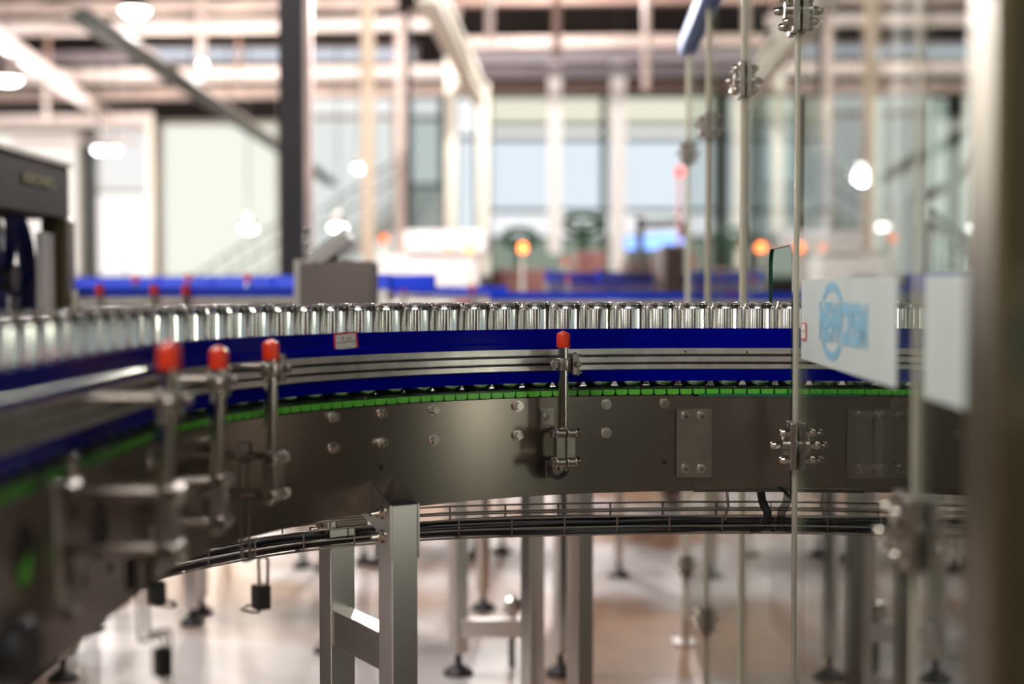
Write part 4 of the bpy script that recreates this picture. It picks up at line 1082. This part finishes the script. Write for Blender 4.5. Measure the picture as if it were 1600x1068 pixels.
# ------------------------------------------------------------------ background conveyors with blue rails
def conveyor(P, zr, label, hh=.10, caps=(), legs=True, w_=.25, seg=10):
    """P: plan points (X, Y); zr: height of the rail top"""
    pts = catmull([(x, y, 0) for (x, y) in P], seg); r_ = root('belt_conveyor', (P[0][0], P[0][1], 0), label, 'conveyor', 'background conveyors with blue rails')
    N = []
    for i in range(len(pts)):
        d = (pts[min(i + 1, len(pts) - 1)] - pts[max(i - 1, 0)]).normalized(); N.append(Vector((-d.y, d.x, 0)))
    def sw(prof, m, nm, lb=None):
        o = MB().sweep([[p + n * a_ + Vector((0, 0, z)) for (a_, z) in prof] for p, n in zip(pts, N)]).build(nm, m, r_)
        if lb: part_label(o, lb)
    for sd, nm in ((0, 'blue rail on the near side'), (w_, 'blue rail on the far side')):
        sw([(sd, zr), (sd + .02, zr), (sd + .02, zr - hh * .55), (sd, zr - hh * .55)], M['bgblue'], 'guide_rail', nm)
    sw([(-.01, zr - hh * .56), (.02, zr - hh * .56), (.02, zr - hh), (-.01, zr - hh)], M['alu'], 'rail_profile')
    sw([(0, zr - hh * 1.35), (w_, zr - hh * 1.35), (w_, zr - hh * 1.5), (0, zr - hh * 1.5)], M['dark'], 'belt')
    sw([(-.02, zr - hh * 1.6), (w_ + .02, zr - hh * 1.6), (w_ + .02, zr - hh * 1.6 - .20), (-.02, zr - hh * 1.6 - .20)], M['plate'], 'side_frame')
    for i in caps:
        p = pts[min(i, len(pts) - 1)] - N[min(i, len(pts) - 1)] * .08
        o = MB().cyl(p + Vector((0, 0, zr - .28)), p + Vector((0, 0, zr - .02)), .011, 10).build('guide_post', M['chrome'], r_)
        MB().cyl(p + Vector((0, 0, zr - .03)), p + Vector((0, 0, zr + .012)), .017, 12).build('cap', M['red'], o)
    if legs:
        for i in range(2, len(pts), max(6, seg)):
            for sd in (.0, w_):
                p = pts[i] + N[i] * sd; o = MB().box((p.x, p.y, (zr - hh * 1.6 - .2 + .07) / 2), (.05, .05, zr - hh * 1.6 - .2 - .07)).build('leg', M['tube'], r_)
                MB().lathe((p.x, p.y, 0), [(0, 0), (.05, 0), (.05, .01), (.02, .035), (.01, .07), (0, .07)], n=16).build('foot', M['black'], o)
    return r_
a1 = at(60, 437, 8.5); a2 = at(250, 437, 8.0); a3 = at(460, 445, 7.0)
conveyor([(a1.x, 8.8), (a2.x, 8.0), (a3.x, 7.2), (a3.x + .5, 6.6)], at(250, 432, 8.0).z, 'long conveyor with blurred blue rails behind the cans at left', .13, (2, 9, 13, 17, 26))
a1 = at(50, 437, 5.9)
conveyor([(at(110, 450, 5.8).x, 5.8), (at(260, 450, 5.9).x, 5.9), (at(458, 455, 5.9).x, 5.9)], at(250, 449, 5.9).z, 'nearer low blue conveyor strip at left, above the cans', .07, (3, 9, 12), w_=.2)
conveyor([(at(586, 449, 8).x, 8.0), (at(680, 449, 8).x, 8.1), (at(775, 449, 8).x, 8.0)], at(680, 447, 8).z, 'short blue conveyor below the white machine', .08, (4, 17), w_=.2)
cvm = conveyor([(at(765, 460, 6.0).x, 6.05), (at(960, 460, 5.9).x, 5.9), (at(1075, 460, 5.9).x, 5.9), (at(1240, 460, 5.9).x, 5.9)], at(960, 456, 5.9).z, 'vivid blue conveyor directly behind the cans right of centre', .06, (24,), legs=False, w_=.2)
conveyor([(at(1085, 430, 11).x, 11.0), (at(1000, 430, 10.5).x, 10.3), (at(905, 430, 9.5).x, 9.3), (at(850, 440, 8.5).x, 8.2)], at(960, 427, 9.8).z, 'curving blue conveyor under the blue screens', .12, (8, 20), w_=.3)

# red double caps beside the white machine
for (x, lb) in ((721, 'left'), (735, 'right')):
    p = at(x, 476, 9.8); o = MB().lathe(p, [(0, 0), (.026, 0), (.026, .07), (.016, .09), (0, .094)], n=14).build('post_cap', M['red']); tag(o, 'small red post cap just above the cans, %s one of two' % lb, 'cap')
    MB().cyl(p, (p.x, p.y, 0), .018, 10).build('guide_post', M['chrome'], o)
tag(MB().cyl(at(1126, 412, 4.35), at(1126, 640, 4.35), .013, 18).build('steel_post', M['steel']), 'short plain steel cylinder standing behind the cans near the guard', 'post')

# ------------------------------------------------------------------ stands and feet seen under the conveyor
def stand_leg(px, y_foot, wpx, label, ang=34, top=1.22, Y=None):
    Y = Y or (1.4 * FPX / (y_foot - 452)); k = Y / FPX; x = at(px, 900, Y).x; s_ = wpx * k / (math.cos(R(ang)) + math.sin(R(ang)))
    r_ = root('conveyor_stand', (x, Y, 0), label, 'stand', 'square legs of the conveyors behind')
    b = MB(); sq_tube(b, x, Y, .08, top, s_, R(ang)); b.build('leg', M['tube'], r_, bevel=.002)
    MB().lathe((x, Y, 0), [(0, 0), (.055, 0), (.055, .01), (.03, .03), (.012, .04), (.012, .085), (0, .085)], n=20).build('foot', M['black'], r_)
    return r_
sl = stand_leg(716, 1058, 32, 'pale square leg on a black foot, left of the wide pair')
stand_leg(832, 1180, 38, 'wide square leg, left one of the nearest pair behind')
stand_leg(906, 1185, 42, 'wide square leg, right one of the nearest pair behind')
stand_leg(876, 1058, 24, 'thin square leg on a black foot between the wide pair')
stand_leg(755, 955, 22, 'thin leg farther back behind the pale left leg')
stand_leg(967, 903, 14, 'slim leg on a black foot standing far back, right of centre', 0)
stand_leg(590, 885, 14, 'far slim leg seen between the two front legs', 0)
stand_leg(474, 888, 14, 'far slim leg just left of the front legs', 0)
stand_leg(742, 872, 10, 'far tiny leg, left one behind the pale left leg', 0)
stand_leg(784, 866, 10, 'far tiny leg, right one behind the pale left leg', 0)
stand_leg(1263, 1050, 16, 'thin leg behind the glass near the hinge edge', 0)
stand_leg(97, 1066, 26, 'black-footed leg at the bottom left corner', 20, .5)
b = MB(); p = at(722, 980, 5.1); q_ = at(822, 980, 5.1); d_ = q_ - p; d_.z = 0; b.box((p + q_) / 2, (d_.length, .04, .065), frame(d_, Vector((-d_.y, d_.x, 0)))); b.build('crossbar', M['tube'], sl, bevel=.002)
p = at(800, 947, 5.2); o = root('caster_wheel', p, 'bright chrome round knob behind the wide legs', 'knob')
MB().lathe(p + Vector((0, .03, 0)), [(0, 0), (.030, 0), (.036, .012), (.036, .03), (.026, .044), (0, .05)], (0, -1, 0), 24).build('knob_body', M['chrome'], o)
MB().cyl(p, p + Vector((.10, .05, -.02)), .012, 12).build('axle', M['chrome'], o); MB().cyl(p + Vector((0, .03, 0)), (p.x, p.y + .03, 0), .012, 12).build('stem', M['dark'], o)

# dark machine bases inside the guard, and one unseen block
gm = mat('dull_dark_base', (.04, .034, .03), .5, 0, noise=.3, scale=3)
def guard_machine(x0, x1, Y, dep, z, label):
    r_ = root('machine_base', ((x0 + x1) / 2, Y + dep / 2, 0), label, 'machine')
    MB().box(((x0 + x1) / 2, Y + dep / 2, z / 2 + .05), (x1 - x0, dep, z - .1)).build('housing', gm, r_, bevel=.01)
    for k_ in range(3):
        x = x0 + (k_ + .5) * (x1 - x0) / 3
        MB().box((x, Y - .008, z * .55), ((x1 - x0) / 3 - .06, .016, z * .7)).build('door_panel', M['machine'], r_, bevel=.004)
    for x in (x0 + .06, x1 - .06): MB().cyl((x, Y + .08, 0), (x, Y + .08, .1), .03, 12).build('foot', M['black'], r_)
guard_machine(1.0, 2.6, 4.3, 1.2, 1.12, 'dark machine base behind the guard glass, left of its similar neighbour')
guard_machine(2.75, 4.2, 4.0, 1.2, 1.12, 'second dark machine base behind the glass at the right edge')
guard_machine(1.35, 3.1, .3, 2.3, .93, 'unseen dark block added inside the guard to darken reflections in the steel')  # out of view, added to darken what leg and plate reflect

# ------------------------------------------------------------------ things seen through the guard glass
column(1303, 1338, -40, 9.5, M['column'], 'broad charcoal column seen dimly through the guard glass', M['tan'], (1338, 1360))
column(1387, 1397, -30, 14, M['tan'], 'thin pinkish post seen through the glass beside the pale post')
machine_box('packing_machine', 1284, 1392, 390, 8.0, .35, M['white'], 'white machine behind the glass just above the logo strip')
dg = mat('dark_green_grey_duct', (.05, .07, .06), .4)
def curved(pts, r_, label):
    P_ = catmull([at(x, y, 7.5) for (x, y) in pts], 6); e = P_[0]
    o = MB().tube(P_, r_, 12).build('curved_duct', dg); tag(o, label, 'duct')
    MB().cyl(e, (e.x, e.y, 0), .03, 10).build('support', dg, o)
    return o
curved([(1420, 312), (1470, 296), (1515, 262), (1550, 215)], .035, 'thick dark curved duct rising to the right behind the near glass door')
curved([(1440, 350), (1480, 362), (1520, 396), (1560, 450)], .030, 'dark curved duct bending down behind the near glass door')
q = root('railing', at(1500, 440, 8.0) * 1, 'grey-green stair railing with thin bars behind the near glass door', 'railing')
for k_ in range(9):
    x = 1455 + k_ * 13; MB().cyl(at(x, 330 + k_ * 9, 8.0), Vector((at(x, 400, 8.0).x, 8.0, 0)), .010, 6).build('bar', frame_m, q)
MB().cyl(at(1450, 326, 8.0), at(1566, 405, 8.0), .018, 8).build('handrail', frame_m, q)
# unseen housings added above the two fill lights
for k_, (c_, rz, w_, d_) in enumerate((((-3.4, 5.6, 5.66), 0, 4.6, 1.3), ((-1.2, -.8, 4.08), -14, 2.5, .5))):
    q = MB(); q.box(c_, (w_, d_, .08), Matrix.Rotation(R(rz), 3, 'Z')); q.box((c_[0], c_[1], (c_[2] + ZC) / 2), (.04, .04, ZC - c_[2]))
    o = q.build('fill_housing_%d' % (k_ + 1), M['tube'], smooth=False); o['kind'] = 'structure'
